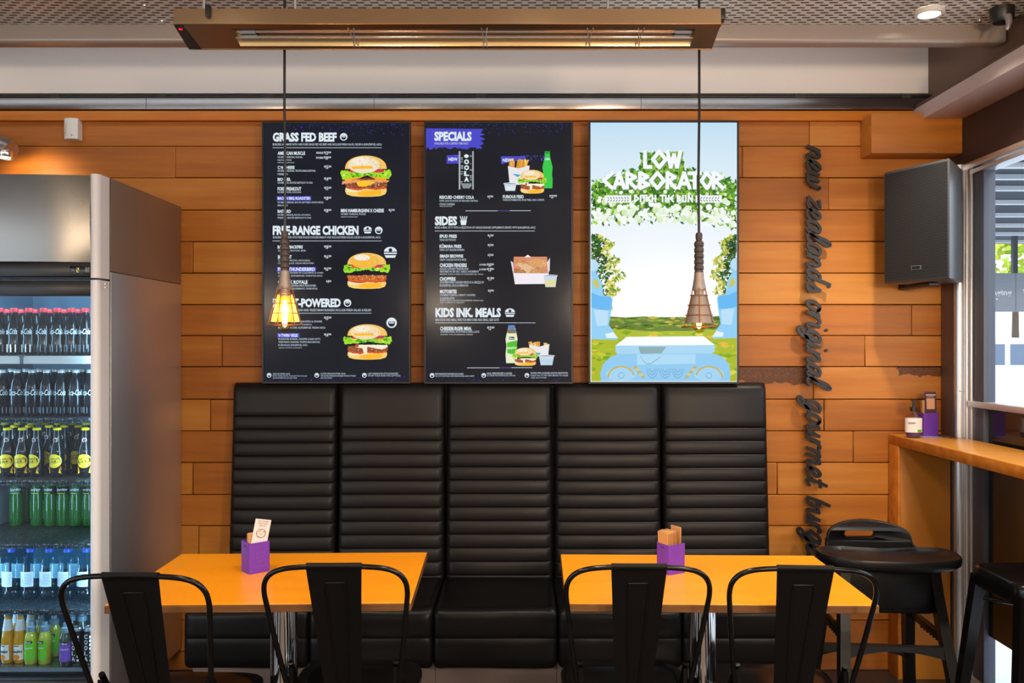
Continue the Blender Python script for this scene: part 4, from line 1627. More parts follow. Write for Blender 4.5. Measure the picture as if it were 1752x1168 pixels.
def blob(r, pts, amp):
    out = []
    n = len(pts)
    for i in range(n):
        a, c = Vector(pts[i]), Vector(pts[(i + 1) % n])
        L = max(1, int((c - a).length / amp / 1.3))
        for k in range(L):
            p = a.lerp(c, k / L)
            out.append((p.x + r.uniform(-amp, amp) * .6, p.y + r.uniform(-amp, amp) * .6))
    return out
def burger(b, u0, v0, u1, v1, kind=0, seed=1):
    """a burger picture on the display: buns, salad, tomato, patty"""
    r = random.Random(seed)
    W, H = u1 - u0, v1 - v0
    cx = (u0 + u1) / 2
    def q(x, y):
        return cx + x * W / 2, v0 + y * H
    # bottom bun
    bb = [q(-.84 + .02 * i, 0) for i in range(1)]
    pp(b, [q(-.80, .78), q(.80, .78), q(.82, .86), q(.76, .94), q(.55, .985), q(.2, 1), q(-.2, 1), q(-.55, .985), q(-.76, .94), q(-.82, .86)], EM('#f6d070'), 1)
    pp(b, [q(-.35, .86), q(.6, .84), q(.62, .95), q(.1, .99), q(-.3, .965)], EM('#fdb92a'), 2)
    pp(b, [q(-.78, .80), q(-.1, .82), q(-.2, .88), q(-.74, .88)], EM('#fbeac0'), 2)
    # sauce and patty
    pp(b, blob(r, [q(-.80, .70), q(.82, .70), q(.80, .80), q(.4, .83), q(0, .81), q(-.3, .85), q(-.74, .80)], W * .012), EM('#d8502a'), 3)
    pc = ['#8a4a2c', '#c8682c', '#97532e'][kind % 3]
    pp(b, blob(r, [q(-.82, .62), q(.84, .62), q(.84, .74), q(.4, .79), q(0, .77), q(-.4, .80), q(-.80, .74)], W * .018), EM(pc), 4)
    for i in range(60):
        x, y, s = r.uniform(-.78, .80), r.uniform(.62, .76), r.uniform(.012, .035)
        pp(b, [q(x - s, y), q(x, y - s * .8), q(x + s, y), q(x, y + s * .8)], EM(r.choice([['#5c2c18', '#b8805c', '#d8b090'], ['#8a3c14', '#e89048', '#f0b060'], ['#5c2c18', '#b07048', '#d8a070']][kind % 3])), 5)
    if kind == 0:
        pp(b, blob(r, [q(-.92, .62), q(-.2, .57), q(.5, .58), q(.95, .60), q(.8, .66), q(.2, .63), q(-.6, .67), q(-.95, .70)], W * .012), EM('#eca070'), 5)
        pp(b, [q(-.38, .66), q(-.15, .60), q(.25, .62), q(.40, .66), q(.05, .73), q(-.1, .76), q(-.3, .74)], EM('#fdc62a'), 6)
        pp(b, blob(r, [q(-.4, .56), q(.25, .53), q(.3, .59), q(-.2, .61)], W * .01), EM('#6e2e22'), 5)
        pp(b, [q(-.84, .52), q(.0, .44), q(.04, .47), q(-.25, .55), q(-.82, .63)], EM('#fdb01e'), 6)
        pp(b, [q(.04, .47), q(.1, .44), q(.82, .52), q(.80, .63), q(.4, .58)], EM('#fda41a'), 6)
    if kind == 2:
        pp(b, blob(r, [q(-.5, .58), q(.8, .58), q(.85, .64), q(.6, .72), q(.2, .66), q(.0, .64), q(-.02, .84), q(-.14, .86), q(-.2, .68), q(-.45, .66)], W * .012), EM('#f6ecd0'), 6)
        disc(b, *q(-.42, .60), W * .035, EM('#c83a20'), 7)
    # lettuce
    y0 = .44 if kind != 1 else .42
    pp(b, blob(r, [q(-.96, y0 - .09), q(-.5, y0 - .05), q(0, y0 - .08), q(.5, y0 - .05), q(.96, y0 - .10), q(1, y0 + .03), q(.9, y0 + .13), q(.4, y0 + .08), q(0, y0 + .05), q(-.5, y0 + .10), q(-.92, y0 + .14), q(-1, y0 + .03)], W * .022), EM('#a4dc2c'), 7)
    for i in range(34):
        x, y, s = r.uniform(-.92, .92), y0 + r.uniform(-.05, .07), r.uniform(.03, .08)
        pp(b, [q(x - s, y), q(x - s * .2, y - s * .5), q(x + s, y - s * .2), q(x + s * .3, y + s * .5)], EM(r.choice(['#3cae1c', '#6ec826', '#d4f06a', '#168a1a'])), 8)
    # tomato and onion
    pp(b, blob(r, [q(-.60, .34), q(.66, .34), q(.72, .40), q(.4, .42), q(0, .36), q(-.35, .41), q(-.68, .41)], W * .01), EM('#e8402a'), 9)
    pp(b, [q(-.56, .33), q(-.06, .335), q(-.08, .365), q(-.50, .365)], EM('#8a2448'), 10)
    pp(b, [q(.14, .335), q(.64, .33), q(.66, .375), q(.25, .37)], EM('#a03478'), 10)
    pp(b, [q(-.05, .33), q(.13, .33), q(.2, .37), q(-.06, .37)], EM('#f4e6c0'), 10)
    # top bun
    dome = [q(-.82 * math.cos(a), .33 - .33 * math.sin(a) ** .82) for a in [PI * i / 22 for i in range(23)]]
    tb = ['#efe2c0', '#f0b848', '#f2dcae'][kind % 3]
    pp(b, dome, EM('#f0b24a'), 11)
    pp(b, [q(-.80 * math.cos(a), .305 - .30 * math.sin(a) ** .82) for a in [PI * i / 22 for i in range(23)]], EM('#f4c468'), 12)
    pp(b, [q(-.08 - .62 * math.cos(a), .23 - .20 * math.sin(a)) for a in [2 * PI * i / 22 for i in range(22)]], EM(tb), 13)
    pp(b, [q(-.2 - .34 * math.cos(a), .13 - .085 * math.sin(a)) for a in [2 * PI * i / 18 for i in range(18)]], EM('#f6ecd6'), 14)
    pp(b, [q(-.60, .265), q(.2, .25), q(.3, .315), q(-.5, .325)], EM('#fdb82e'), 14)
    for i in range(34):
        x, y = r.uniform(-.25, .6), r.uniform(.06, .29)
        if abs(x) < .75 * (y / .33) ** .6:
            disc(b, *q(x, y), W * .008, EM(r.choice(['#fff2cc', '#c88a2c'])), 15, 6)
def fries(b, u0, v0, u1, v1, vb, seed=1):
    r = random.Random(seed)
    W = u1 - u0
    for i in range(20):
        u = r.uniform(u0 + .05 * W, u1 - .1 * W)
        t, l, wd = r.uniform(-.35, .45), r.uniform(.6, 1.0), W * .045
        ub, vbm = u, vb
        ut, vt = u + t * W * .35, vb - (vb - v0) * l
        pp(b, [(ub - wd, vbm), (ub + wd, vbm), (ut + wd, vt), (ut - wd, vt)], EM(r.choice(['#f0b84c', '#f6d080', '#d8902c'])), 2 + i % 3)
    pp(b, [(u0, vb - 4), (u0 + W * .5, vb), (u1, vb - 5), (u1 - W * .06, v1), (u0 + W * .08, v1)], EM('#e8e6ea'), 6)
    pp(b, [(u0 + W * .2, vb + 9), (u0 + W * .6, vb + 11), (u0 + W * .45, vb + 15)], EM('#3aa0c8'), 7)
def cup(b, u0, v0, u1, v1, fill='#dfe8ee'):
    w_ = u1 - u0
    pp(b, [(u0 + w_ * .06, v0 + 2), (u1 - w_ * .06, v0 + 2), (u1 - w_ * .16, v1), (u0 + w_ * .16, v1)], EM('#c8d6e4'), 16)
    pp(b, [(u0 + w_ * .10, v0 + (v1 - v0) * .45), (u1 - w_ * .10, v0 + (v1 - v0) * .45), (u1 - w_ * .18, v1 - 1), (u0 + w_ * .18, v1 - 1)], EM(fill), 17)
    disc(b, (u0 + u1) / 2, v0 + 1.6, w_ / 2, EM('#eef3f8'), 18, 16, 1.8)
    disc(b, (u0 + u1) / 2, v0 + 1.6, w_ / 2 - 1.2, EM('#8fa6ba'), 19, 16, 1.1)

# ---- left screen
T1 = screen(448, 208, 702.5, 656, 'left menu screen listing beef and chicken burgers with three burger pictures', dark_panel('dark display a', '#10141f', '#1b1d28'))
def each(T, name, fn, rows):
    for r in rows:
        q = MB(T.location)
        fn(q, *r)
        q.build(name, T, smooth=False)
HD = lambda b, s, u0, v0, u1, v1: pt(b, s, u0, v0, u1, v1, WT, .05)
DN = lambda b, s, u0, v0, u1, v1: pt(b, s, u0, v0, u1, v1, WT, .035)
DD = lambda b, s, u0, v0, u1, v1: pt(b, s, u0, v0, u1, v1, WD, .02)
BAR = lambda b, u0, v0, u1, v1: pq(b, u0, v0, u1, v1, HL, 0)
b = MB(T1.location)
each(T1, 'heading', HD, (('GRASS FED BEEF', 466.6, 226.6, 576, 242.4), ('FREE-RANGE CHICKEN', 466.6, 386, 613.4, 402), ('PLANT-POWERED', 466.8, 510.3, 583, 525.6)))
each(T1, 'icon', icon, ((588, 234, 6.5, 0), (629, 393.5, 7, 1), (648, 394, 6.5, 0), (594.5, 518, 6.5, 0), (668, 432, 11, 1), (670, 552, 9, 0), (460.4, 641.8, 4, 0), (542, 641.8, 4, 0), (623.4, 641.8, 4, 0)))
each(T1, 'highlight_bar', BAR, ((473.6, 335.5, 532.6, 343), (474, 456.6, 540.6, 464.6), (474.5, 569.9, 512.4, 577.2)))
items = [('AMERICAN MUSCLE', 475, 259, 522, 265), ('C N CHEESE', 475, 283.7, 504, 289), ('BIO FUEL', 475, 304, 497.6, 309.5), ('FORD FREAKOUT', 475, 319.8, 515.5, 326),
         ('BACON BBQ ROADSTER', 475, 336.6, 531, 342.4), ('BASTARD', 475, 358.6, 497.7, 364), ('MINI HAMBURGHINI X CHEESE', 583.2, 357, 656.8, 363.2),
         ('BACON BACKFIRE', 475, 419.6, 518, 425.2), ('BURNOUT', 475.5, 436.3, 499, 442.8), ('FRIED THUNDERBIRD', 475.5, 457.4, 539, 463.6), ('CHOOK ROYALE', 475.5, 479.3, 526.3, 485.6),
         ('V-TWIN VEGE', 476, 570.8, 509.3, 576.4)]
each(T1, 'dish_name', DN, items)
desc = [('BURGERS ARE MADE WITH 100% PURE GRASS FED NZ BEEF AND INCLUDE FRESH SALAD, RELISH & BURGERFUEL AIOLI', 466.6, 245, 652.8, 249.4),
        ('BURGERS ARE MADE WITH FREE RANGE CHICKEN BREAST AND INCLUDE FRESH SALAD, RELISH & BURGERFUEL AIOLI', 467, 404, 651, 408.3),
        ('OUR PLANT-BASED VEGAN AND VEGETARIAN BURGERS INCLUDE FRESH SALAD & RELISH', 467, 528.2, 635, 532.4),
        ('NZ BEEF, CHEDDAR, PICKLES,', 475, 267.2, 517.8, 270.8), ('DIJON MUSTARD', 475, 272.5, 499, 275.6), ('DOES NOT INCLUDE SALAD', 475, 277, 503.6, 279),
        ('NZ BEEF, CHEDDAR, TRUFFLE MASCARPONE,', 475, 290.3, 540, 294.4), ('PARMESAN', 475, 296.2, 492.2, 299.6), ('NZ BEEF, EGG, GRATED BEETROOT N CHIA', 475, 310.8, 535, 314.7),
        ('NZ BEEF, BACON, AVOCADO', 475, 327.1, 515.3, 330.8), ('NZ BEEF, CHEDDAR, BACON, BATTERED ONION RINGS,', 475, 344.5, 553.7, 348.1), ('BBQ SAUCE', 475, 349.8, 492.2, 353.2),
        ('NZ BEEF, CHEDDAR, BACON, AVOCADO,', 475, 366, 531.7, 369.4), ('PINEAPPLE, GRATED BEETROOT N CHIA', 475, 371, 532.6, 374.5),
        ('NZ BEEF, CHEDDAR, PICKLES', 583.3, 364.6, 625.6, 368.3), ('DOES NOT INCLUDE SALAD', 583.3, 370, 612, 371.8),
        ('CHICKEN, BACON, BRIE', 475.4, 427.2, 523, 430.4), ('CHICKEN, BACON, AVOCADO,', 475.6, 443.9, 531, 447.4), ('CHEESE SAUCE, DIJON MUSTARD', 475.6, 448.8, 537, 452.2),
        ('BATTERED CHICKEN W/ A JALAPENO & CORN', 475.6, 465.1, 552.8, 468.7), ('JALAPENOS, BURGERFUEL CHIPOTLE AIOLI', 475.6, 470.2, 551.3, 473.8),
        ('CHICKEN TENDERLOINS SEASONED', 475.6, 486.6, 541, 490.2), ('W/ GARLIC & ROSEMARY, PINEAPPLE', 475.6, 492.1, 543, 495.5),
        ('PUMPKIN, CARROT, CHICKPEA & GINGER', 476, 548.2, 551.3, 551.8), ('CHEDDAR, AVOCADO,', 476, 553.6, 534, 556.8), ('BEETROOT N CHIA, BURGERFUEL VEGAN AIOLI', 476, 558.7, 556.4, 562.6),
        ('MUSHROOM, KUMARA, CHICKPEA & BASIL PATTY,', 476.2, 578.2, 548.8, 581.8), ('VEGETARIAN CHEDDAR, TRUFFLE MASCARPONE,', 476.2, 583.3, 547.4, 587),
        ('PLUM SAUCE, BURGERFUEL AIOLI', 476.2, 588.6, 525.7, 592.2), ('VEGAN OPTION AVAILABLE', 476.2, 594, 516.4, 595.7),
        ('ADD-ON FROM +$3.20', 466.6, 638, 496.2, 641), ('EXTRA CHEESE, BACON, AVOCADO, EGG OR SALAD', 466.6, 642, 525.4, 644.2), ('ASK IN STORE FOR ALL ADD-ONS', 466.6, 645.4, 508, 647.4),
        ('GLUTEN FREE BUNS FROM +$3.20', 548.4, 637.6, 591, 640.6), ('OUR GLUTEN FREE BUNS ARE MADE WITHOUT WHEAT', 548.4, 641.6, 609, 644), ('ASK OUR CREW', 548.4, 645.4, 568, 647.4),
        ('LOW CARBORATOR LETTUCE BUNS FREE', 629.5, 637.4, 681, 640.4), ('SWAP YOUR BUN FOR LETTUCE', 629.5, 641.4, 685, 643.8)]
each(T1, 'dish_description', DD, desc)
each(T1, 'dotted_rule', dotted, ((466.6, 653, 252.6), (466.6, 653.5, 412), (466.6, 636, 535.6)))
each(T1, 'price', price, [(554, 258.6, 566.5, 264.6, '13', '20', 'SINGLE'), (554, 267, 566.5, 273, '18', '20', 'DOUBLE'), (558, 479, 567, 485, '9', '90'), (665, 357, 675.4, 363, '8', '50')] +
     [(554.5, v, 567, v + 6.2, bg_, sm) for v, bg_, sm in ((282.7, '15', '20'), (303, '14', '90'), (319, '15', '20'), (336, '18', '20'), (357.2, '18', '30'), (419.4, '18', '20'), (436, '16', '20'), (457, '16', '30'), (541, '15', '20'), (569.8, '14', '90'))])
b = MB(T1.location)
specks(b, 490, 212, 690, 232, 150, 11, EM('#3a3ab8', .9))
specks(b, 460, 651, 694, 641, 90, 12, EM('#3a3ab8', .8))
b.build('violet_specks', T1)
for (u0, v0, u1, v1, k) in ((582.5, 266, 669.5, 336.5, 0), (587, 432.5, 668, 494, 1), (587, 554.5, 670, 615, 2)):
    b = MB(T1.location)
    burger(b, u0, v0, u1, v1, k, 20 + k)
    b.build('burger_picture', T1)

# ---- middle screen
T2 = screen(725.5, 207.5, 980.5, 656.5, 'middle menu screen with violet specials banner, sides and kids meals', dark_panel('dark display b', '#14161f', '#1e1f26'))
b = MB(T2.location)
rr = random.Random(9)
brush = [(728.5, 219.5), (828, 220.5)]
for k in range(12):
    brush.append((826 + rr.uniform(-6, 6), 222 + k * 2.7))
for k in range(26):
    brush.append((824 - k * 3.7, 253.5 + rr.uniform(-2.5, 3)))
brush.append((728.5, 257.5))
pp(b, brush, HL, 0)
pp(b, [(764.5, 265.5), (785, 264.6), (785, 279.5), (764, 280)], HL, 0)
pp(b, blob(rr, [(857, 267.5), (898, 267), (899, 272), (880, 276), (857.5, 280.5)], 1.0), HL, 0)
specks(b, 895, 266, 934, 276, 60, 4, HL)
b.build('violet_banners', T2)
each(T2, 'heading', HD, (('SPECIALS', 743, 225, 807, 241.2), ('SIDES', 744, 369.8, 782, 385.6), ('KIDS INK. MEALS', 745, 526.5, 857, 542.7)))
each(T2, 'new_flag', DN, (('NEW', 767.2, 269.5, 783, 275.2), ('NEW', 860, 271, 876, 277)))
each(T2, 'icon', icon, ((793, 377, 8, 2), (872.5, 535, 8.5, 1), (739.3, 642, 4, 0), (827.6, 642, 4, 0), (901.5, 642, 4, 0)))
each(T2, 'dish_name', DN, (('RESCUED CHERRY COLA', 752, 334.5, 811, 340.2), ('FURIOUS FEED', 860.3, 333.6, 896, 339.2), ('SPUD FRIES', 752, 401, 781.6, 406.9), ('K\u016aMARA FRIES', 752, 416.8, 789.5, 424.2),
                         ('SMASH BROWNS', 752.4, 435, 792.5, 440.8), ('CHICKEN FENDERS', 752.4, 450.3, 798.7, 457), ('CHOPPERS', 752.4, 473.8, 779.4, 480.3), ('MOTOBITES', 752.8, 495.4, 781.4, 501.9),
                         ('CHEESEBURGER MEAL', 753, 558.7, 807.2, 565)))
each(T2, 'dish_description', DD, (('AVAILABLE FOR A LIMITED TIME ONLY', 743, 243.4, 801.8, 247.2), ('DARK, RICH FLAVOUR OF RESCUED CENTRAL', 752, 341.9, 818, 345.5), ('OTAGO CHERRIES', 752, 347.3, 778, 351), ('WHILE STOCKS LAST', 752, 352, 774, 353.8),
                         ('FURIOUS FARMACHE, SPUD FRIES, AND A SPRITE', 860.5, 340.2, 931, 344.1), ('MAKE A MEAL OF IT WITH A SELECTION OF UNIQUE BURGER SUPPLEMENTS SERVED WITH BURGERFUEL AIOLI', 744, 387.2, 916, 391.6),
                         ('THICK CUT POTATO', 752, 408.4, 780, 412.1), ('THICK CUT GOLDEN KUMARA', 752, 425.5, 794.8, 429.1), ('CRISPY COATED POTATO BITES', 752.4, 442.4, 797.7, 446.1),
                         ('GRILLED CHICKEN TENDERLOINS', 752.4, 458, 801.3, 461.5), ('SEASONED W/ SEA SALT, GARLIC & ROSEMARY', 752.4, 462.5, 819.4, 466.8), ('SERVED WITH A SIDE OF BURGERFUEL AIOLI', 752.4, 467.9, 826.3, 470),
                         ('SOUTHERN FRIED CHICKEN PIECES W/ A DRIZZLE OF', 752.6, 480.8, 827.7, 484.8), ('BURGERFUEL AIOLI & SRIRACHA', 752.6, 486.1, 801.3, 490.1),
                         ('CRUMBED PUMPKIN, CARROT, CHICKPEA', 753, 502.9, 813.5, 506.8), ('& GINGER BITES', 753, 508.2, 777.6, 512.1), ('SERVED WITH A CHOICE OF BURGERFUEL VEGAN AIOLI', 753, 512.7, 827, 515), ('OR TOMATO RELISH', 753, 516.3, 794, 518.4),
                         ('MINI BUNS AND SMALL FRIES FOR MINI ONES AND SMALL SIZE GUYS', 745, 544.7, 853.5, 549.1), ('CHEESEBURGER, SPUD FRIES & SMALL JUICE', 753.5, 565.6, 820, 569.9), ('SWAP TO KUMARA FRIES', 753.5, 571, 809, 573),
                         ('FREE RANGE MAYONNAISE AIOLI & EGGS', 744.5, 637.8, 793, 641), ('ALL OF OUR EGGS ARE FREE RANGE AND HAPPY', 744.5, 642, 812, 644.3),
                         ('HALAL APPROVED BEEF & CHICKEN', 833, 636.8, 876, 640.4), ('ALL OUR BEEF AND CHICKEN IS HALAL APPROVED', 833, 641.3, 882, 643.4),
                         ('EATING WITH ALLERGIES AND/OR SENSITIVITIES', 908, 636.4, 971.5, 639.6), ('PLEASE TALK TO OUR CREW BEFORE YOU ORDER', 908, 641, 972, 643.4), ('ASK IN STORE', 908, 645, 935, 647)))
each(T2, 'dotted_rule', dotted, ((744, 915.5, 395), (745, 916.5, 552)))
def rule(b, u0, u1, u2, u3, v):
    pq(b, u0, v, u1, v + 1.2, WD, 1)
    pq(b, u1, v, u2, v + 1.1, EM('#54469a'), 1)
    pq(b, u2, v - .3, u3, v + .9, WD, 1)
each(T2, 'page_rule', rule, ((796.5, 851.5, 872, 908, 360), (799, 854.5, 875, 910.5, 628.4)))
each(T2, 'price', price, [(u, v, u + 10, v + 6.2, bg_, sm) for u, v, bg_, sm in ((834, 334, '5', '90'), (834.5, 400.5, '6', '20'), (834.5, 417, '7', '20'), (834.5, 434, '7', '20'), (835, 495, '9', '90'))] +
     [(940, 333, 953, 339, '23', '90'), (833, 450, 845, 456.3, '10', '20', '4 FOR'), (833, 458, 845, 464.3, '13', '20', '6 FOR'), (833.5, 473.6, 845.5, 480, '11', '20'), (833.5, 558, 846, 564.4, '12', '20')])
b = MB(T2.location)
specks(b, 770, 211.5, 975, 230, 130, 21, EM('#3a3ab8', .9))
specks(b, 740, 654, 970, 645, 70, 22, EM('#3a3ab8', .8))
b.build('violet_specks', T2)
b = MB(T2.location)          # tall can
pq(b, 785, 258.5, 810.5, 324, EM('#1c2226'), 1)
pq(b, 785, 258.5, 787.5, 324, EM('#b8c2c8'), 2)
pq(b, 808, 258.5, 810.5, 324, EM('#a8b2b8'), 2)
disc(b, 798, 267, 4, WT, 3, 14, 3.2)
for k, c in enumerate('OOLA'):
    pt(b, c, 794, 272.5 + k * 10, 802.5, 281 + k * 10, WT, .06, 3)
rr = random.Random(13)
for k in range(16):
    u = rr.choice([788.5, 804])
    v = 266 + k * 3.4
    pq(b, u, v, u + rr.uniform(2, 4), v + rr.uniform(.8, 2), WD, 3)
for k in range(4):
    pq(b, 789 + k, 314 + k * 2.2, 807 - k, 315.2 + k * 2.2, WD, 3)
b.build('can_picture', T2)
b = MB(T2.location)          # combo meal
pp(b, [(932, 258.5), (941, 258.5), (941, 268), (944, 280), (945.5, 286), (944.5, 298), (945.5, 306), (945, 322), (928.5, 322), (928, 306), (929.5, 298), (928, 286), (931.5, 270)], EM('#35c84a'), 0)
pq(b, 932, 270, 940.5, 274, EM('#a8e8b4'), 1)
pq(b, 932, 258.5, 941, 263, EM('#1a9a34'), 1)
fries(b, 869, 271, 906, 316, 288, 3)
cup(b, 861, 312.5, 885, 326.5)
b.build('meal_picture', T2)
b = MB(T2.location)
T2y = DY
DY -= .006
burger(b, 886, 290.5, 935.5, 331, 2, 31)
DY = T2y
b.build('burger_picture', T2)
b = MB(T2.location)          # box of tenders
pp(b, [(879, 439), (936, 439), (938, 470), (878, 470)], EM('#d88a6a'), 1)
rr = random.Random(17)
for k, (cu_, cv_, ru, rv, an) in enumerate(((893, 452, 13, 7, .5), (921, 450, 16, 7, .1), (905, 460, 22, 6, .45), (888, 464, 12, 5, .2), (920, 464, 14, 5, -.1))):
    pp(b, blob(rr, [(cu_ + ru * math.cos(a) * math.cos(an) - rv * math.sin(a) * math.sin(an), cv_ + ru * math.cos(a) * math.sin(an) + rv * math.sin(a) * math.cos(an)) for a in [2 * PI * i / 14 for i in range(14)]], .8), EM(['#c88a52', '#d8a060', '#e0b88c', '#b87444', '#c89058'][k]), 2 + k)
for k in range(90):
    u, v = rr.uniform(882, 934), rr.uniform(445, 467)
    disc(b, u, v, rr.uniform(.4, .9), EM(rr.choice(['#f2dcc0', '#8a5028', '#e8c49a'])), 7, 5)
pp(b, [(878, 467), (939, 467.5), (937, 485.5), (881, 486)], EM('#efeaf2'), 8)
pp(b, [(873.6, 446), (878, 449), (881, 486), (878, 468)], EM('#d8d2dc'), 8)
pp(b, [(941, 440.5), (936, 449), (938, 468), (940.5, 462)], EM('#e0dae4'), 8)
pp(b, [(897, 440), (903, 435.5), (909, 440)], EM('#f4f0f4'), 3)
cup(b, 929, 470, 954.5, 491, '#dcdc9a')
b.build('tenders_picture', T2)
b = MB(T2.location)          # kids meal
pp(b, [(870, 556), (880, 556), (882, 563), (884, 572), (885.5, 580), (884, 590), (885.4, 600), (884.5, 621), (866, 621), (865, 606), (866.5, 592), (865, 580), (867, 570), (869, 563)], EM('#e4ecc8'), 0)
pq(b, 869.5, 556, 881, 563.5, EM('#5a80c0'), 1)
pq(b, 868, 563.5, 882.5, 570, EM('#7a7058'), 1)
pp(b, blob(rr, [(867, 586), (884.5, 582), (885, 598), (880, 606), (868, 604)], .7), EM('#4cbc2c'), 2)
pq(b, 871, 576, 880, 581, EM('#2c2c2c'), 2)
pt(b, 'Most', 872, 577, 879, 580.4, WT, .02, 3)
pt(b, 'apple', 868, 592, 883, 598, EM('#dff4d0'), .02, 3)
fries(b, 905, 584, 940, 608, 593, 8)
cup(b, 920.5, 607, 949.5, 624.5, '#b8d4e8')
b.build('meal_picture', T2)
b = MB(T2.location)
DY -= .006
burger(b, 876.5, 594.5, 921, 625.5, 2, 41)
DY = T2y
b.build('burger_picture', T2)

# ---- right screen: garden picture
T3m = mat('bright display', (.004, .004, .004, 1), .25, spec=.3, emit='#dcecf8', es=1.0)
_v, _o = objco(T3m)
_s = nd(T3m, 'ShaderNodeSeparateXYZ')
lk(T3m, _o, _s.inputs[0])
T3 = screen(1007, 206, 1264.5, 656.5, 'right display screen with a bright garden picture about ditching the bun', T3m)
_zz = math_n(T3m, 'DIVIDE', _s.outputs[2], 1.11)
lk(T3m, ramp(T3m, _zz, [(.2, srgb('#f4f8fc')), (.6, srgb('#e8f1fa')), (.85, srgb('#d4e9f6')), (1.0, srgb('#bfdef2'))]), T3m.node_tree.nodes['Principled BSDF'].inputs['Emission Color'])
UL, UR = 1011.5, 1260.5
def clip(pts):
    return [(min(max(u, UL), UR), min(max(v, 210), 652)) for u, v in pts]
b = MB(T3.location)          # meadow and far hills
pp(b, [(UL, 562), (1044, 545), (UR, 545), (UR, 652), (UL, 652)], EM('#a8b81e'), 0)
rr = random.Random(51)
for i in range(240):
    u, v = rr.uniform(UL, UR), rr.uniform(566, 650)
    w_, h_ = rr.uniform(2, 12), rr.uniform(1, 4)
    pp(b, clip([(u - w_, v), (u, v - h_), (u + w_, v), (u, v + h_)]), EM(rr.choice(['#8fae14', '#c4c81e', '#b4c42c', '#6e9a18', '#d8d44a', '#e0b83a', '#7aa812'])), 1 + i % 3)
pp(b, [(1044, 541), (1070, 543), (1100, 541), (1130, 542.5), (1160, 542), (1200, 543), (1232, 540), (1240, 560), (1180, 566), (1100, 566), (1040, 560)], EM('#5c7a24'), 4)
for i in range(110):
    u, v = rr.uniform(1044, 1232), rr.uniform(543, 563)
    w_, h_ = rr.uniform(3, 12), rr.uniform(1, 2.6)
    pp(b, clip([(u - w_, v), (u - w_ * .3, v - h_), (u + w_ * .6, v - h_ * .7), (u + w_, v), (u, v + h_)]), EM(rr.choice(['#3c5a1c', '#4a6a20', '#7a9a30', '#c8b44a', '#60802c', '#8aa83a'])), 5)
b.build('meadow_picture', T3)
b = MB(T3.location)          # flowering arch of leaves and light dots
rr = random.Random(61)
greens = ['#2c6a1c', '#4a8a24', '#6aa82e', '#8ac43a', '#3a7a28', '#a8d050', '#1e5220']
def arch(u):
    t = (u - 1136) / 124
    return 285 + 18 * t * t + 12 * abs(t), 372 + 8 * t * t
top = [(u, arch(u)[0] + rr.uniform(-4, 7)) for u in range(1014, 1260, 9)]
bot = [(u, arch(u)[1] - 12 + rr.uniform(-9, 4)) for u in range(1257, 1012, -7)]
pp(b, top + bot, EM('#5c9432'), 0)
pp(b, blob(rr, [(1098, 262), (1168, 259), (1172, 300), (1094, 300)], 3), EM('#8ab83a'), 0)
n = 0
while n < 1500:
    u, v = rr.uniform(UL, UR), rr.uniform(262, 392)
    a, c = arch(u)
    if not (a + rr.uniform(-8, 6) < v < c + rr.uniform(-10, 12)) and not (1098 < u < 1168 and 258 < v < 300):
        continue
    n += 1
    s, an = rr.uniform(2, 6.5), rr.uniform(0, PI)
    pp(b, clip([(u + s * math.cos(an), v + s * math.sin(an)), (u - s * .5 * math.sin(an), v + s * .5 * math.cos(an)), (u - s * math.cos(an), v - s * math.sin(an)), (u + s * .5 * math.sin(an), v - s * .5 * math.cos(an))]), EM(rr.choice(greens)), 1 + n % 4)
for i in range(300):
    u = rr.uniform(UL + 4, UR - 4)
    a, c = arch(u)
    v = c - abs(rr.gauss(0, 1)) * 17 + 8 if rr.random() < .62 else rr.uniform(a + 8, c)
    if v > 392:
        continue
    s = rr.uniform(1.5, 5.6) * (1 if v > 340 else .62)
    disc(b, u, v, min(s, u - UL, UR - u), EM(rr.choice(['#f2f8ee', '#eaf6e4', '#f8fcf8', '#dff0d0', '#cfe6b0'])), 6 + i % 3, 12)
for i in range(240):
    u, v = rr.uniform(1075, 1225), rr.uniform(285, 332)
    s, an = rr.uniform(1, 2.6), rr.uniform(0, PI)
    pp(b, [(u + s * math.cos(an), v + s * math.sin(an)), (u - s * .5 * math.sin(an), v + s * .5 * math.cos(an)), (u - s * math.cos(an), v - s * math.sin(an))], EM(rr.choice(['#b8d828', '#d4e84a', '#7aa81e', '#98c428'])), 9)
for sgn, ub in ((1, UL), (-1, UR)):
    for i in range(800):
        v = rr.uniform(402, 532)
        lim = (52 - abs(v - 470) * .42 + 8 * math.sin(v * .23)) * (1.05 if sgn > 0 else .85)
        d = rr.uniform(0, max(6, lim))
        u = ub + sgn * d
        s, an = rr.uniform(1.5, 5), rr.uniform(0, PI)
        c = rr.choice(['#1e4a1a', '#2c6420', '#3c7a26', '#16381a']) if d < lim * .6 else rr.choice(['#8aa82a', '#c8c84a', '#e8d878', '#5a8a24'])
        pp(b, clip([(u + s * math.cos(an), v + s * math.sin(an)), (u - s * .5 * math.sin(an), v + s * .5 * math.cos(an)), (u - s * math.cos(an), v - s * math.sin(an)), (u + s * .5 * math.sin(an), v - s * .5 * math.cos(an))]), EM(c), 1 + i % 4)
b.build('foliage_picture', T3)
b = MB(T3.location)          # pale blue statues at both edges
bl = [EM('#5ab4f0'), EM('#8accf4'), EM('#b4dcf6'), EM('#e0eff8')]
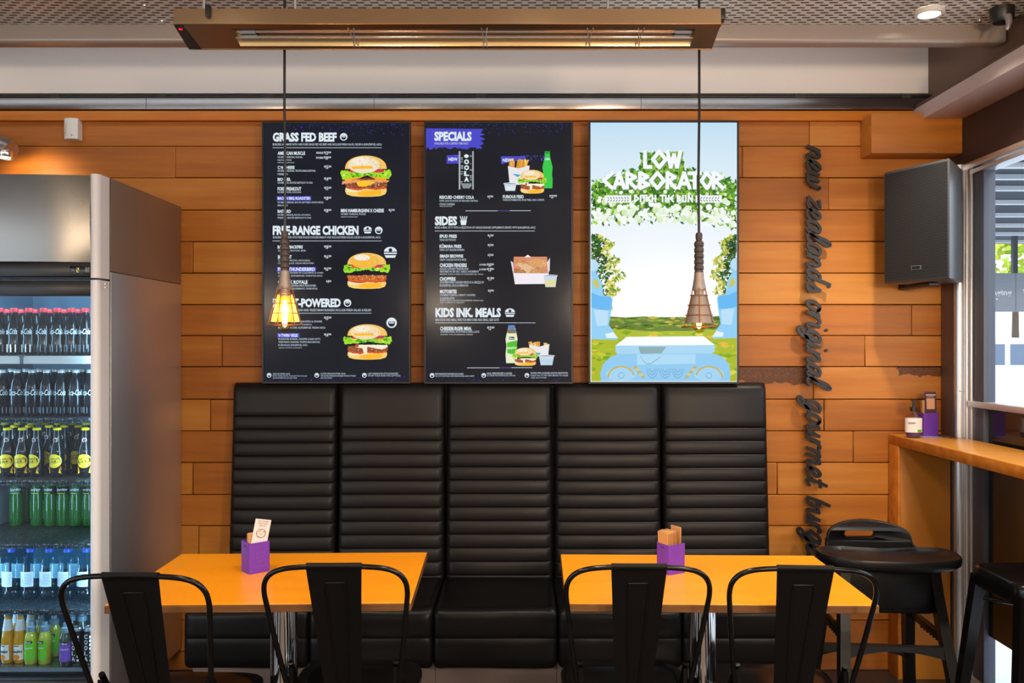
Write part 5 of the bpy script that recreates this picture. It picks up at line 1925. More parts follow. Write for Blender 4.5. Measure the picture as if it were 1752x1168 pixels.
def statue(f):
    pp(b, [f(p) for p in [(0, 443), (7, 444), (12, 451), (12, 460), (8, 467), (13, 474), (18, 484), (20, 500), (22, 506), (34, 507), (37, 512), (34, 535), (30, 556), (38, 566), (40, 571), (28, 571), (24, 574), (46, 578), (44, 581), (0, 580)]], bl[1], 6)
    pp(b, [f(p) for p in [(0, 443), (7, 444), (12, 451), (11, 459), (4, 464), (0, 464)]], bl[2], 7)
    pp(b, [f(p) for p in [(0, 500), (14, 506), (33, 508), (35, 512), (33, 530), (18, 530), (0, 526)]], bl[0], 7)
    pp(b, [f(p) for p in [(4, 530), (18, 530), (29, 532), (28, 556), (10, 558)]], bl[2], 7)
    pp(b, [f(p) for p in [(8, 476), (12, 480), (14, 494), (8, 492), (2, 484)]], EM('#c8c05a'), 8)
    pp(b, [f(p) for p in [(24, 571), (38, 568), (46, 578), (26, 578)]], bl[3], 8)
statue(lambda p: (UL + p[0], p[1]))
b.build('statue_picture', T3)
b = MB(T3.location)
statue(lambda p: (UR - p[0] * .92, p[1] - 2))
b.build('statue_picture', T3)
b = MB(T3.location)          # stone capital in front
pp(b, [(1072, 576), (1204, 575), (1223, 590), (1053, 591)], EM('#f6fafd'), 10)
pp(b, [(1053, 591), (1223, 590), (1223, 601), (1216, 605), (1058, 606), (1053, 602)], EM('#a4d4f2'), 10)
cap = [(1058, 605), (1218, 604), (1236, 610), (1247, 622), (1250, 636), (1249, 652), (1028, 652), (1027, 638), (1032, 622), (1044, 611)]
pp(b, cap, EM('#8cc8f0'), 10)
pp(b, [(1090, 606), (1190, 606), (1190, 622), (1090, 624)], EM('#a8d8f4'), 11)
pp(b, [(1092, 593), (1140, 593), (1132, 604), (1096, 605)], EM('#84a8b0'), 11)
for sgn, cx in ((1, 1063), (-1, 1213)):
    disc(b, cx, 640, 26, EM('#a0d2f2'), 12, 24, 12)
    for k in range(14):
        a0, a1 = PI + PI * .92 * k / 14, PI + PI * .92 * (k + 1) / 14
        f = lambda a, r_: (cx + sgn * r_ * math.cos(a) * 1.0, 646 + r_ * .85 * math.sin(a))
        pp(b, [f(a0, 24), f(a1, 24), f(a1, 21), f(a0, 21)], EM('#c8b04a'), 13)
    for k in range(5):
        disc(b, cx + sgn * (24 + 3.4 * k), 628 + 4.2 * k, 3.6, EM(['#b8b06a', '#d4c878'][k % 2]), 14, 8, 2.4)
    for k in range(18):
        a0, a1 = 2 * PI * k / 18, 2 * PI * (k + 1) / 18
        pp(b, [(cx + 5 * math.cos(a0), 642 + 5 * math.sin(a0)), (cx + 5 * math.cos(a1), 642 + 5 * math.sin(a1)), (cx + 4.4 * math.cos(a1), 642 + 4.4 * math.sin(a1)), (cx + 4.4 * math.cos(a0), 642 + 4.4 * math.sin(a0))], EM('#4a7a9a'), 14)
for cx in (1116, 1138, 1160):
    for r_ in (10, 7, 4):
        for k in range(10):
            a0, a1 = PI * k / 10, PI * (k + 1) / 10
            pp(b, [(cx + r_ * math.cos(a0), 630 + 1.7 * r_ * math.sin(a0)), (cx + r_ * math.cos(a1), 630 + 1.7 * r_ * math.sin(a1)), (cx + (r_ - .8) * math.cos(a1), 630 + 1.7 * (r_ - .8) * math.sin(a1)), (cx + (r_ - .8) * math.cos(a0), 630 + 1.7 * (r_ - .8) * math.sin(a0))], EM('#6aa0c4'), 13)
cl = [(1096, 608), (1100, 616), (1106, 622), (1113, 622), (1120, 617), (1130, 610)]
for a, c in zip(cl, cl[1:]):
    pp(b, [a, c, (c[0], c[1] + .8), (a[0], a[1] + .8)], EM('#3a6a8a'), 13)
b.build('capital_picture', T3)
# carved letters drawn from bars
b = MB(T3.location)
LW, LS = EM('#f4f8fc'), EM('#6f9a6a')
GL = {'L': [(.1, 0, .1, 1), (.1, .02, .8, .02)], 'O': [(.5, 0, 1, .5), (1, .5, .5, 1), (.5, 1, 0, .5), (0, .5, .5, 0)], 'W': [(0, 1, .25, 0), (.25, 0, .5, .8), (.5, .8, .75, 0), (.75, 0, 1, 1)],
      'C': [(.9, 1, .05, .5), (.05, .5, .9, 0)], 'A': [(0, 0, .5, 1), (.5, 1, 1, 0), (.25, .3, .75, .3)], 'R': [(.1, 0, .1, 1), (.1, 1, .9, .72), (.9, .72, .1, .45), (.3, .45, .95, 0)],
      'B': [(.1, 0, .1, 1), (.1, 1, .85, .75), (.85, .75, .1, .5), (.1, .5, .95, .25), (.95, .25, .1, 0)], 'T': [(.5, 0, .5, 1), (0, .97, 1, .97)], 'D': [(.1, 0, .1, 1), (.1, 1, .95, .5), (.95, .5, .1, 0)],
      'I': [(.5, 0, .5, 1)], 'H': [(.1, 0, .1, 1), (.9, 0, .9, 1), (.1, .5, .9, .5)], 'E': [(.1, .5, .9, 1), (.1, .5, .9, 0), (.1, .5, .8, .5)], 'U': [(.1, 1, .1, 0), (.9, 1, .9, 0), (.1, .03, .9, .03)], 'N': [(.1, 0, .1, 1), (.1, 1, .9, 0), (.9, 0, .9, 1)]}
def glyph(c, u0, v0, u1, v1, th, m, k):
    for x0, y0, x1, y1 in GL[c]:
        a = Vector((u0 + (u1 - u0) * x0, v1 - (v1 - v0) * y0))
        d = Vector((u0 + (u1 - u0) * x1, v1 - (v1 - v0) * y1))
        t = (d - a).normalized()
        nn = Vector((-t.y, t.x)) * th / 2
        a, d = a - t * th * .3, d + t * th * .3
        pp(b, [tuple(a - nn), tuple(d - nn), tuple(d + nn), tuple(a + nn)], m, k)
def word(s, boxes, v0, v1, th):
    for c, (u0, u1) in zip(s, boxes):
        glyph(c, u0 + th * .22, v0 + th * .25, u1 + th * .22, v1 + th * .25, th, LS, 11)
        glyph(c, u0, v0, u1, v1, th, LW, 12)
word('LOW', [(1102, 1117), (1117, 1139), (1142, 1164)], 259, 286, 6.6)
word('CARBORATOR', [(1032, 1050), (1051, 1068), (1071, 1089), (1093, 1111), (1113.5, 1136), (1140, 1157), (1161, 1180), (1178, 1199), (1200, 1219), (1219, 1238)], 295.5, 322, 6.2)
tw = [(1085.5, 1093), (1095, 1097), (1097, 1107), (1108, 1115), (1115.5, 1122), (1129, 1138), (1138.5, 1145), (1146, 1153), (1158.5, 1165), (1168, 1174), (1177, 1185)]
word('DITCHTHEBUN', tw, 334, 345, 2.7)
for u0, u1, fl in ((1035.5, 1080, 1), (1190, 1235, -1)):
    pq(b, u0, 334, u1, 346.5, LW, 11)
    for k in range(8):
        u = u0 + 3 + k * (u1 - u0 - 6) / 8
        for v, s in ((337, 1), (341.5, -1)):
            du = 2.6 * fl * s
            pp(b, [(u + (0 if du > 0 else 2.6), v), (u + 1.6 + (0 if du > 0 else 2.6), v), (u + 1.6 + du + (0 if du > 0 else 2.6), v + 3), (u + du + (0 if du > 0 else 2.6), v + 3)], EM('#3a4a3c'), 12)
b.build('carved_lettering', T3)

# ------------------------------------------------------------------ pendant work lamps
PX = .00171
def pz(v):
    return EYE - (v - CV) * PX
PD = thing('pendant_lamp', (-.682, 2.48, pz(568)), 'caged pendant lamp glowing over the left table', 'pendant lamp', 'caged pendant lamps')
def pendant():
    Z0 = pz(568)
    z = lambda v: pz(v) - Z0
    b = MB()
    b.tube([(0, 0, z(398)), (.0015, 0, z(300)), (-.001, 0, z(180)), (0, 0, CZ - Z0)], .0038, black_m, 8)
    b.build('cord', PD)
    b = MB()
    prof = [(0, z(395)), (.0075, z(395)), (.010, z(398)), (.010, z(404)), (.0085, z(408)), (.0125, z(411))]
    v = 412
    while v < 458:
        prof += [(.0138, z(v)), (.0142, z(v + 3.5)), (.0138, z(v + 6)), (.0122, z(v + 7)), (.0122, z(v + 9))]
        v += 10
    prof += [(.0135, z(462)), (.0135, z(464)), (0, z(464))]
    b.lathe(prof[::-1], mat('dark ribbed rubber', '#3c2f2a', .45), seg=18)
    b.build('handle', PD)
    b = MB()
    prof = [(0, z(463)), (.0135, z(463)), (.0145, z(472)), (.0185, z(486)), (.0205, z(492)), (.019, z(494)), (.014, z(494)), (.014, z(506)), (0, z(506))]
    b.lathe(prof[::-1], steel('cast socket', (.30, .23, .19), .5, (60, 60, 60), .7, .3), seg=20)
    b.build('socket', PD)
    wire = mat('cage wire', '#8a5a34', .4, .7)
    b = MB()
    for k in range(6):
        a = 2 * PI * k / 6 + .35
        c, s = math.cos(a), math.sin(a)
        b.tube([(.0205 * c, .0205 * s, z(490)), (.024 * c, .024 * s, z(500)), (.043 * c, .043 * s, z(545)), (.049 * c, .049 * s, z(556))], .0014, wire, 6)
    for v, r in ((502, .0255), (519, .0325), (536, .0395), (556, .0495)):
        b.tube([(r * math.cos(2 * PI * k / 28), r * math.sin(2 * PI * k / 28), z(v)) for k in range(28)], .0013 if v < 550 else .0018, wire, 6, closed=True)
    b.build('cage', PD)
    b = MB()
    sm = steel('shield outside', (.26, .19, .15), .55, (60, 60, 60), .5, .3)
    si = mat('shield inside', (.75, .55, .32), .35, .6)
    rows_o, rows_i = [], []
    for v, r in ((503, .0225), (512, .0265), (530, .0345), (550, .0435)):
        for rows, d in ((rows_o, .0006), (rows_i, -.0006)):
            rows.append([Vector(((r + d) * math.cos(a), (r + d) * math.sin(a), z(v))) for a in [PI * (.04 + .92 * k / 16) for k in range(17)]])
    b.grid(rows_o, sm)
    b.grid([r[::-1] for r in rows_i], si)
    b.build('shield', PD)
    b = MB()
    b.lathe([(0, z(567.5)), (.012, z(564)), (.022, z(553)), (.026, z(540)), (.022, z(525)), (.014, z(510)), (.012, z(504))], pane('amber bulb glass', (1.0, .80, .50, 1)), seg=20)
    bu = b.build('bulb', PD)
    b = MB()
    b.lathe([(0, z(560)), (.006, z(557)), (.0085, z(545)), (.0085, z(525)), (.005, z(514)), (0, z(512))], mat('lamp filament', (1, .8, .5), .5, emit=(1.0, .66, .28, 1), es=14.0), seg=14)
    b.build('filament', bu)
    lamp('pendant_light', 'POINT', (0, -.0, z(538)), PEND_W, (1.0, .62, .26), parent=PD, shadow_soft_size=.012)
pendant()
dup(PD, (.530, 2.48, pz(571)), PI, 'caged pendant lamp over the right table with its metal shield facing the room')

# ------------------------------------------------------------------ strip heater under the ceiling
HT = thing('strip_heater', (-.19, 2.37, 2.34), 'long stainless infrared strip heater hanging under the perforated ceiling', 'heater')
ho = HT.location
heat_m = steel('warm tinted stainless', (.52, .36, .22), .30, (2, 2, 2), 1.0, .15)  # bronze tint puts warm room reflections into the stainless colour
HX0, HX1 = -.935, .552
def HU(x, t, d=0.0):
    """a point on the tilted underside; d = depth into the body"""
    y = 2.30 + .112 * t
    z = 2.2915 - .030 * t
    return Vector((x, y + d * .26, z + d * .965))
ox0, ox1, t0, t1 = -.785, .487, .20, .87
b = MB(ho)
zt_, zb_ = 2.3350, 2.2915
b.add([(HX0 + .0, 2.30, zb_), (HX1, 2.30, zb_), (HX1, 2.305, zt_), (HX0, 2.305, zt_)], [(0, 1, 2, 3)], heat_m)            # front
for q in ((HX0, HX1, 0, t0), (HX0, HX1, t1, 1)):
    b.poly([HU(q[0], q[2]), HU(q[0], q[3]), HU(q[1], q[3]), HU(q[1], q[2])], heat_m)
for q in ((HX0, ox0), (ox1, HX1)):
    b.poly([HU(q[0], t0), HU(q[0], t1), HU(q[1], t1), HU(q[1], t0)], heat_m)
b.poly([HU(HX0, 1), Vector((HX0, 2.43, 2.33)), Vector((HX1, 2.43, 2.33)), HU(HX1, 1)], heat_m)
b.poly([(HX0, 2.305, zt_), (HX1, 2.305, zt_), (HX1, 2.43, 2.33), (HX0, 2.43, 2.33)], heat_m)
for x in (HX0, HX1):
    b.poly([(x, 2.305, zt_), (x, 2.30, zb_), HU(x, 1), (x, 2.43, 2.33)], heat_m)
b.tube([(HX0, 2.2995, zb_), (HX1, 2.2995, zb_)], .0022, heat_m, 6)
b.tube([HU(HX0, 1), HU(HX1, 1)], .002, heat_m, 6)
b.build('housing', HT, smooth=False)
b = MB(ho)
rows = []
for k in range(9):
    t = t0 + (t1 - t0) * k / 8
    d = .030 * math.sin(PI * k / 8) ** .6
    rows.append([HU(ox0 + (ox1 - ox0) * j / 16, t, d) for j in range(17)])
b.grid(rows, mat('gold reflector', (.95, .70, .38), .14, 1.0))
for x in (ox0, ox1):
    b.poly([r[0] if x == ox0 else r[-1] for r in rows], mat('reflector end', (.75, .78, .82), .2, .9))
b.build('reflector', HT)
for t, d in ((.46, .014), (.66, .012)):
    b = MB(ho)
    b.tube([HU(ox0 + .03, t, d), HU(ox1 - .03, t, d)], .0052, mat('quartz tube', (.55, .50, .48), .10, .7), 10)
    for x in (ox0 + .03, ox1 - .03):
        b.tube([HU(x - .02, t, d), HU(x + .025, t, d)], .0075, mat('ceramic end', '#8a8c92', .5), 10)
    b.build('heating_tube', HT)
b = MB(ho)
b.tube([HU(ox0, .52, -.002), HU(ox1, .52, -.002)], .0013, alu_m, 6)
for x in (ox0 + .32, -.10, .19, .33):
    b.tube([HU(x, t0 - .03, -.001), HU(x + .006, .5, -.004), HU(x + .002, t1 + .03, -.001)], .0013, alu_m, 6)
    b.tube([HU(x + .016, t0 - .03, -.001), HU(x + .010, .5, -.004), HU(x + .014, t1 + .03, -.001)], .0013, alu_m, 6)
b.build('guard_wire', HT)
b = MB(ho)
b.add([HU(HX0 - .0005, 0.05, -.0012), HU(HX0 - .0005, .98, -.0012), HU(HX0 + .034, .98, -.0012), HU(HX0 + .022, .05, -.0012)], [(0, 1, 2, 3)], mat('heater plate', '#2c2320', .4))
b.build('end_plate', HT)
b = MB(ho)
b.box(HX1 - .003, 2.305, 2.306, HX1 + .014, 2.42, 2.338, black_m, .004)
b.build('end_cap', HT)
b = MB(ho)
b.lathe([(0, 0), (.0055, 0), (.005, .002), (0, .0025)], EM('#e02a2a', 1.3), HU(HX0 + .012, .18, -.0035), 10)
b.build('indicator', HT)
for u in (349, 505, 1040):
    x = (u - CU) * 2.36 / F
    b = MB(ho)
    b.cyl((x, 2.36, 2.33), (x, 2.36, CZ), .004, alu_m)
    b.box(x - .012, 2.335, 2.331, x + .012, 2.385, 2.337, alu_m, .002)
    b.build('hanger', HT)
b = MB(ho)
for u in (356,):
    x = (u - CU) * 2.3 / F
    b.box(x - .006, 2.292, 2.308, x + .006, 2.312, 2.342, black_m, .002)
b.build('clip', HT)

# ------------------------------------------------------------------ loudspeaker in the corner
SP = thing('loudspeaker', (1.68, 3.47, 1.675), 'black wedge loudspeaker mounted high in the right corner', 'loudspeaker')
so = SP.location
FLp, FRp, BRp, BLp = (1.524, 3.53), (1.656, 3.25), (1.822, 3.47), (1.715, 3.655)
_v, _o = objco(grille_m)
_s = nd(grille_m, 'ShaderNodeSeparateXYZ')
lk(grille_m, _o, _s.inputs[0])
_w = math_n(grille_m, 'ADD', math_n(grille_m, 'MULTIPLY', _s.outputs[0], .426), math_n(grille_m, 'MULTIPLY', _s.outputs[1], -.905))
_r = math_n(grille_m, 'DIVIDE', _s.outputs[2], .0078)
_c = math_n(grille_m, 'ADD', math_n(grille_m, 'DIVIDE', _w, .0090), math_n(grille_m, 'MULTIPLY', math_n(grille_m, 'FLOOR', _r), .5))
_a = math_n(grille_m, 'SUBTRACT', math_n(grille_m, 'FRACT', _c), .5)
_b = math_n(grille_m, 'SUBTRACT', math_n(grille_m, 'FRACT', _r), .5)
_d = math_n(grille_m, 'ADD', math_n(grille_m, 'MULTIPLY', _a, _a), math_n(grille_m, 'MULTIPLY', _b, _b))
_h = math_n(grille_m, 'LESS_THAN', _d, .135)
_mx = nd(grille_m, 'ShaderNodeMix', data_type='RGBA')
lk(grille_m, _h, _mx.inputs['Factor'])
_mx.inputs['A'].default_value = (.045, .045, .048, 1)
_mx.inputs['B'].default_value = (.004, .004, .004, 1)
lk(grille_m, _mx.outputs['Result'], grille_m.node_tree.nodes['Principled BSDF'].inputs['Base Color'])
zl0, zl1 = 1.675, 2.138
spk_m = mat('speaker cabinet', (.060, .063, .070), .36, 0, .6)
b = MB(so)
bm = bmesh.new()
vb_ = [bm.verts.new((x, y, z)) for z in (zl0, zl1) for x, y in (FLp, FRp, BRp, BLp)]
for f in ((3, 2, 1, 0), (4, 5, 6, 7), (0, 1, 5, 4), (1, 2, 6, 5), (2, 3, 7, 6), (3, 0, 4, 7)):
    bm.faces.new([vb_[i] for i in f])
bmesh.ops.bevel(bm, geom=bm.edges[:], offset=.006, segments=2, profile=.5, affect='EDGES')
b.addbm(bm, spk_m)
b.build('cabinet', SP)
fdir = Vector((FRp[0] - FLp[0], FRp[1] - FLp[1], 0)).normalized()
fn = Vector((fdir.y, -fdir.x, 0))
def FS(s, z, d):
    L = .3096
    return Vector((FLp[0], FLp[1], 0)) + fdir * (s * L) + fn * d + Vector((0, 0, z))
b = MB(so)
b.hexa([FS(.03, zl0 + .012, -.002), FS(.97, zl0 + .012, -.002), FS(.97, zl0 + .012, .004), FS(.03, zl0 + .012, .004)][::-1] + [FS(.03, zl1 - .012, -.002), FS(.97, zl1 - .012, -.002), FS(.97, zl1 - .012, .004), FS(.03, zl1 - .012, .004)][::-1], grille_m)
gr = b.build('grille', SP, smooth=False)
b = MB(so)
b.hexa([FS(.45, zl0 + .045, .003), FS(.60, zl0 + .045, .003), FS(.60, zl0 + .045, .006), FS(.45, zl0 + .045, .006)][::-1] + [FS(.45, zl0 + .062, .003), FS(.60, zl0 + .062, .003), FS(.60, zl0 + .062, .006), FS(.45, zl0 + .062, .006)][::-1], mat('badge rim', '#8a8480', .3, .6))
b.hexa([FS(.465, zl0 + .0475, .005), FS(.585, zl0 + .0475, .005), FS(.585, zl0 + .0475, .007), FS(.465, zl0 + .0475, .007)][::-1] + [FS(.465, zl0 + .0595, .005), FS(.585, zl0 + .0595, .005), FS(.585, zl0 + .0595, .007), FS(.465, zl0 + .0595, .007)][::-1], black_m)
b.build('badge', gr)
b = MB(so)
b.box(1.66, 3.42, zl0 - .016, 1.70, 3.69, zl0 - .001, black_m, .003)
b.box(1.66, 3.685, zl0 - .016, 1.70, 3.699, zl0 + .06, black_m, .003)
b.build('wall_bracket', SP)

# ------------------------------------------------------------------ small things on wall and ceiling
x0, z0 = XZ(108.5, 238, 3.665)
x1, z1 = XZ(134.5, 203, 3.665)
PS = thing('motion_sensor', ((x0 + x1) / 2, 3.68, z0), 'small white motion sensor high on the timber wall above the fridge', 'sensor')
b = MB(PS.location)
prof = [(x0, WY - .003), (x0, 3.672), (x0 + .006, 3.660)] + [(x0 + .008 + (x1 - x0 - .008) * k / 8, 3.658 - .008 * math.sin(PI * k / 8)) for k in range(9)] + [(x1, WY - .003)]
b.prism(prof, lambda x, y: Vector((x, y, z0)), lambda x, y: Vector((x, y, z1)), white_m)
b.build('housing', PS)
b = MB(PS.location)
b.box(x0 + .010, 3.6495, z0 + .022, x0 + .018, 3.6595, z1 - .018, mat('sensor lens', '#c4b8a8', .3), .002)
b.build('lens', PS)
b = MB(PS.location)
b.lathe([(0, 0), (.002, 0), (.002, .004), (0, .004)], black_m, ((x0 + x1) / 2 + .012, 3.648, z0 + .012), 8)
b.build('screw', PS)

WS = thing('wall_spotlight', (-2.18, 3.62, 2.30), 'round metal spotlight on the timber wall above the fridge corner', 'spotlight')
b = MB(WS.location)
ax = Vector((.70, -.10, -.36)).normalized()
c0 = P(-48, 232, 3.56)
c1_ = P(19, 259, 3.53)
b.tube([c0, c0.lerp(c1_, .9), c1_], [.046, .046, .040], mat('brushed lamp steel', (.42, .36, .32), .35, .9), 24)
b.build('barrel', WS)
b = MB(WS.location)
bp = P(8, 264, 3.50)
b.lathe([(0, -.012), (.024, -.012), (.028, -.004), (.028, .014), (.024, .018), (0, .018)], chrome_m, bp, 24, None)
b.build('trim_ring', WS)
b = MB(WS.location)
b.lathe([(0, -.018), (.021, -.016), (.022, -.011), (0, -.011)], mat('spot lens', (1, .9, .7), .4, emit=(1.0, .82, .5, 1), es=8.0), bp, 20)
b.build('lamp_lens', WS)
b = MB(WS.location)
b.cyl(c0 + Vector((0, .04, 0)), (c0.x, WY - .002, c0.z), .02, mat('brushed lamp steel', 0), seg=12)
b.build('wall_stem', WS)
lamp('wall_spot_light', 'SPOT', bp + Vector((0, .012, -.024)) - Vector(WS.location), WALLSPOT_W, (1.0, .72, .30), (math.radians(64), 0, math.radians(-8)), WS, spot_size=math.radians(120), spot_blend=.6, shadow_soft_size=.015)

def downlight(x, y, label, e, grp='ceiling downlights', size=92):
    t = thing('ceiling_downlight', (x, y, CZ - .012), label, 'downlight', grp)
    b = MB()
    b.lathe([(.034, .004), (.037, -.004), (.046, -.004), (.050, .004), (.050, .0115)], white_m, seg=28)
    b.build('trim_ring', t)
    b = MB()
    b.lathe([(0, .000), (.034, .001), (.034, .006), (0, .006)], mat('downlight lens', (1, .9, .75), .4, emit=(1.0, .86, .66, 1), es=10.0), seg=24)
    b.build('lens', t)
    lamp('downlight_lamp', 'SPOT', (0, 0, -.012), e, NEUTRAL, parent=t, spot_size=math.radians(size), spot_blend=.7, shadow_soft_size=.035)
    return t
downlight(1.437, 2.96, 'lit ceiling downlight beside the security camera', SPOT_VISIBLE, size=120)
for x, y in ((-.95, 1.75), (.05, 1.75), (1.05, 1.75), (-.95, .3), (.05, .3), (1.05, .3), (-.45, -1.4), (.75, -1.4)):
    downlight(x, y, 'ceiling downlight in the room ahead of the heater, outside the picture', SPOT_W, 'unseen ceiling downlights', size=120)

def globe(x, y, z, k):  # unseen opal globes added to throw warm frontal light on the back wall
    t = thing('added_globe_pendant', (x, y, z), 'opal globe pendant in the room ahead of the tables, outside the picture', 'pendant lamp', 'unseen globe pendants')
    b = MB()
    b.lathe([(.0, -.12)] + [(.12 * math.sin(PI * k / 14), -.12 * math.cos(PI * k / 14)) for k in range(1, 14)] + [(0, .12)], mat('opal glass', (.9, .85, .8), .3, emit=(1.0, .80, .58, 1), es=3.0), seg=24)
    b.build('globe', t)
    b = MB()
    b.cyl((0, 0, .118), (0, 0, CZ - z), .004, black_m)
    b.build('cord', t)
    lamp('globe_fill_light', 'POINT', (0, 0, -.14), GLOBE_W * k, (1.0, .78, .56), parent=t, shadow_soft_size=.12)
for x, y, k in ((-2.3, -.5, .55), (-.75, -.9, .75), (.75, -.9, 1.4), (1.4, -.3, 1.9)):
    globe(x, y, 1.95, k)

SC = thing('security_camera', (1.68, 2.94, CZ), 'black security camera under the ceiling at the right corner', 'security camera')
b = MB()
b.lathe([(0, -.055), (.030, -.050), (.038, -.035), (.040, 0), (0, 0)], black_m, seg=22)
b.build('dome', SC)
b = MB()
b.tube(cr([(.002, -.03, -.040), (.000, -.04, -.058), (-.004, -.045, -.075), (-.009, -.045, -.092)], 4), [.013, .013, .012, .0115, .011, .0105, .010, .009, .008, .008, .007, .006, .005], mat('camera silver', '#a8a4ac', .3, .5), 10)
b.build('lens_arm', SC)
b = MB()
b.tube(cr([(.03, 0, -.035), (.06, .0, -.030), (.09, -.02, -.02), (.10, -.05, 0)], 4), .004, black_m, 8)
b.build('cable', SC)
for u, v, lab in ((1676, 34, 'small steel bolt head under the ceiling left of the security camera'), (247, 8, 'small steel bolt head under the ceiling left of the heater, further from the beam'), (277, 35, 'small steel bolt head under the ceiling beside the beam and heater end')):
    Yb = (CZ - EYE) * F / (CV - v)
    b = MB(P(u, v, Yb))
    c = P(u, v, Yb)
    b.lathe([(0, -.007), (.006, -.006), (.007, -.001), (.012, -.001), (.012, 0), (0, 0)], alu_m, (c.x, c.y, CZ), 10)
    tag(b.build('bolt'), lab, 'bolt', 'ceiling bolts')

# ------------------------------------------------------------------ script lettering down the wall
ST = {
 'n': (.80, [[(.05, 0), (.08, .95)], [(.08, .55), (.28, .92), (.46, .90), (.50, .60), (.50, .18), (.60, .02), (.80, .18)]]),
 'e': (.70, [[(-.05, .12), (.30, .42), (.46, .78), (.30, 1.0), (.10, .80), (.06, .35), (.22, .02), (.45, .02), (.70, .20)]]),
 'w': (.95, [[(.02, .92), (.06, .25), (.18, .02), (.34, .14), (.42, .90)], [(.42, .90), (.44, .25), (.56, .02), (.72, .16), (.82, .60), (.80, .95), (.92, .86)]]),
 'z': (.70, [[(.02, .88), (.25, .98), (.50, .92), (.28, .48), (.02, .06)], [(.02, .06), (.28, .10), (.45, .02), (.70, .20)]]),
 'a': (.78, [[(.52, .88), (.32, 1.0), (.08, .72), (.06, .25), (.20, .02), (.38, .18), (.54, .85)], [(.56, .98), (.54, .25), (.62, .02), (.78, .18)]]),
 'l': (.58, [[(-.02, .15), (.30, .85), (.42, 1.45), (.32, 1.75), (.16, 1.55), (.10, .9), (.12, .25), (.24, .02), (.40, .05), (.58, .20)]]),
 'd': (.80, [[(.52, .88), (.32, 1.0), (.08, .72), (.06, .25), (.20, .02), (.38, .18), (.54, .85)], [(.58, 1.75), (.55, .9), (.54, .25), (.62, .02), (.80, .18)]]),
 "'": (.05, [[(-.14, 1.62), (-.10, 1.72)]]),
 's': (.62, [[(-.02, .15), (.20, .60), (.30, 1.02)], [(.30, 1.0), (.36, .72), (.48, .35), (.40, .04), (.18, .0), (.06, .14)], [(.40, .05), (.62, .18)]]),
 'o': (.74, [[(.40, .95), (.20, .96), (.06, .60), (.10, .15), (.28, .0), (.48, .25), (.52, .70), (.38, .96), (.55, .80), (.74, .86)]]),
 'r': (.62, [[(.05, 0), (.08, .95)], [(.08, .50), (.24, .88), (.40, .98), (.52, .84)]]),
 'i': (.44, [[(.08, .95), (.08, .25), (.16, .02), (.28, .04), (.44, .20)], [(.10, 1.42), (.14, 1.50)]]),
 'g': (.78, [[(.52, .88), (.32, 1.0), (.08, .72), (.06, .25), (.20, .02), (.38, .18), (.54, .85)], [(.56, .98), (.54, .1), (.48, -.45), (.28, -.72), (.06, -.58), (.14, -.36), (.50, -.10), (.78, .18)]]),
 'u': (.80, [[(.06, .95), (.08, .25), (.18, .02), (.36, .14), (.52, .70)], [(.54, .95), (.54, .25), (.62, .02), (.80, .18)]]),
 'm': (1.12, [[(.05, 0), (.08, .95)], [(.08, .55), (.24, .92), (.40, .90), (.44, .55), (.44, 0)], [(.44, .55), (.62, .92), (.78, .90), (.82, .55), (.82, .18), (.92, .02), (1.12, .18)]]),
 't': (.52, [[(.16, 1.50), (.12, .9), (.12, .25), (.22, .02), (.34, .04), (.52, .18)], [(-.08, 1.0), (.40, 1.02)]]),
 'b': (.74, [[(.14, 1.72), (.08, .9), (.08, .02)], [(.08, .15), (.26, .0), (.46, .22), (.48, .70), (.30, .95), (.12, .70)], [(.48, .80), (.74, .86)]]),
}
letter_m = mat('cut steel lettering', (.035, .034, .036), .34, .45)
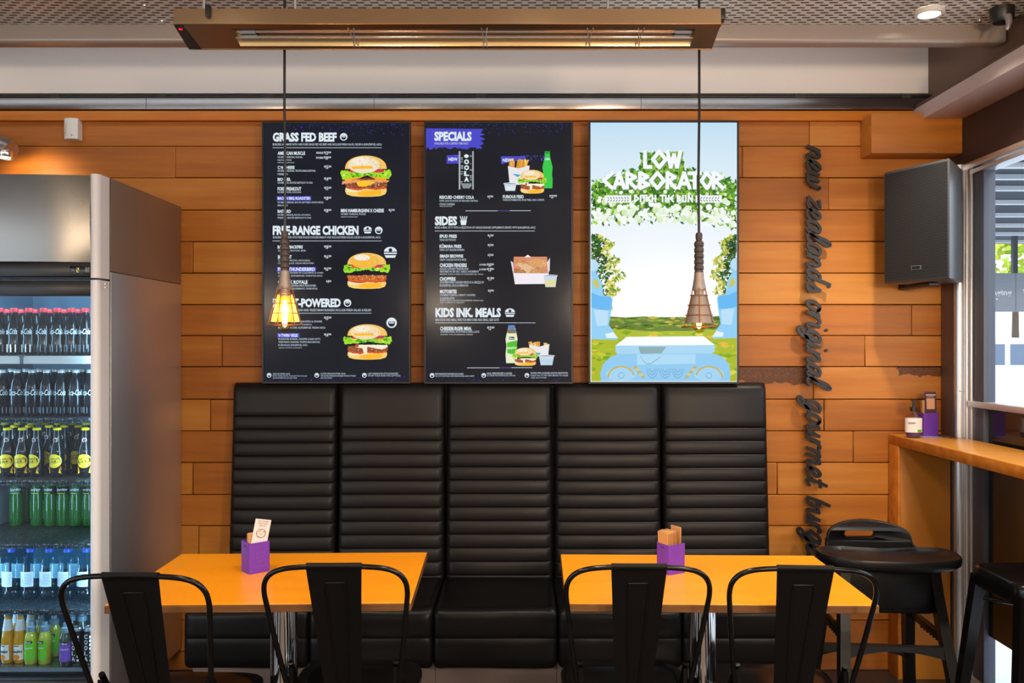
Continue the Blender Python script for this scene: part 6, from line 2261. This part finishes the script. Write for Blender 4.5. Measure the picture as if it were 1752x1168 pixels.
def script_word(s, v0, v1, label):
    YF_ = 3.655
    adv = 0.0
    strokes = []
    for c in s:
        w_, ss = ST[c]
        for q in ss:
            strokes.append([(adv + x + .30 * y, y) for x, y in q])
        adv += w_ * 1.02
    xs = [p[0] for q in strokes for p in q]
    a, z = min(xs), max(xs)
    sc = (v1 - v0) / (z - a + .26)
    k = YF_ / F
    ub = 1381.5
    b = MB(P(ub + 12, (v0 + v1) / 2, YF_))
    XH = 22.5                                            # x-height in px
    th = 5.2
    for qi, q in enumerate(strokes):
        YS = YF_ - .00025 * (qi % 5)
        pts = [p.xy for p in cr([(x, y, 0) for x, y in q], 5)]
        pts = [Vector((ub + p.y * XH, v0 + (p.x - a + .13) * sc)) for p in pts]
        n = len(pts)
        L, Rr = [], []
        for i in range(n):
            t = (pts[min(i + 1, n - 1)] - pts[max(i - 1, 0)])
            if t.length < 1e-6:
                t = Vector((1, 0))
            t.normalize()
            nn = Vector((-t.y, t.x))
            wv = th * (.80 + .35 * abs(t.x))
            L.append(pts[i] + nn * wv / 2)
            Rr.append(pts[i] - nn * wv / 2)
        # rounded ends
        t0_, t1_ = (pts[0] - pts[1]).normalized(), (pts[-1] - pts[-2]).normalized()
        rows = []
        def sect(l, r):
            f = lambda p, y: P(p.x, p.y, YF_).xz.to_3d() if False else Vector(((p.x - CU) * k, y, EYE - (p.y - CV) * k))
            return [f(l, YS), f(r, YS), f(r, YF_ + .014), f(l, YF_ + .014)]
        m0 = (L[0] + Rr[0]) / 2 + t0_ * th * .42
        m1 = (L[-1] + Rr[-1]) / 2 + t1_ * th * .42
        rows.append(sect(m0.lerp(L[0], .55), m0.lerp(Rr[0], .55)))
        for l, r in zip(L, Rr):
            rows.append(sect(l, r))
        rows.append(sect(m1.lerp(L[-1], .55), m1.lerp(Rr[-1], .55)))
        b.grid(rows, letter_m, cu=True, capu=True)
    # pins that hold the word off the boards
    for f in (.12, .5, .88):
        zc = EYE - (v0 + (v1 - v0) * f - CV) * k
        b.cyl(((ub + 11 - CU) * k, YF_ + .012, zc), ((ub + 11 - CU) * k, WY, zc), .003, letter_m, seg=6)
    return tag(b.build('wall_lettering', smooth=False), label, 'lettering', 'script lettering on the timber wall')
script_word('new', 246, 327.5, 'dark script word new, topmost of the vertical wall lettering')
script_word("zealand's", 332, 503, "dark script word zealand's below the topmost word on the timber wall")
script_word('original', 511, 669, 'grey script word original in the middle of the vertical wall lettering')
script_word('gourmet', 675, 838, 'dark script word gourmet below the stained board on the timber wall')
script_word('burger', 847, 972, 'dark script word burger, lowest of the wall lettering beside the high chair')
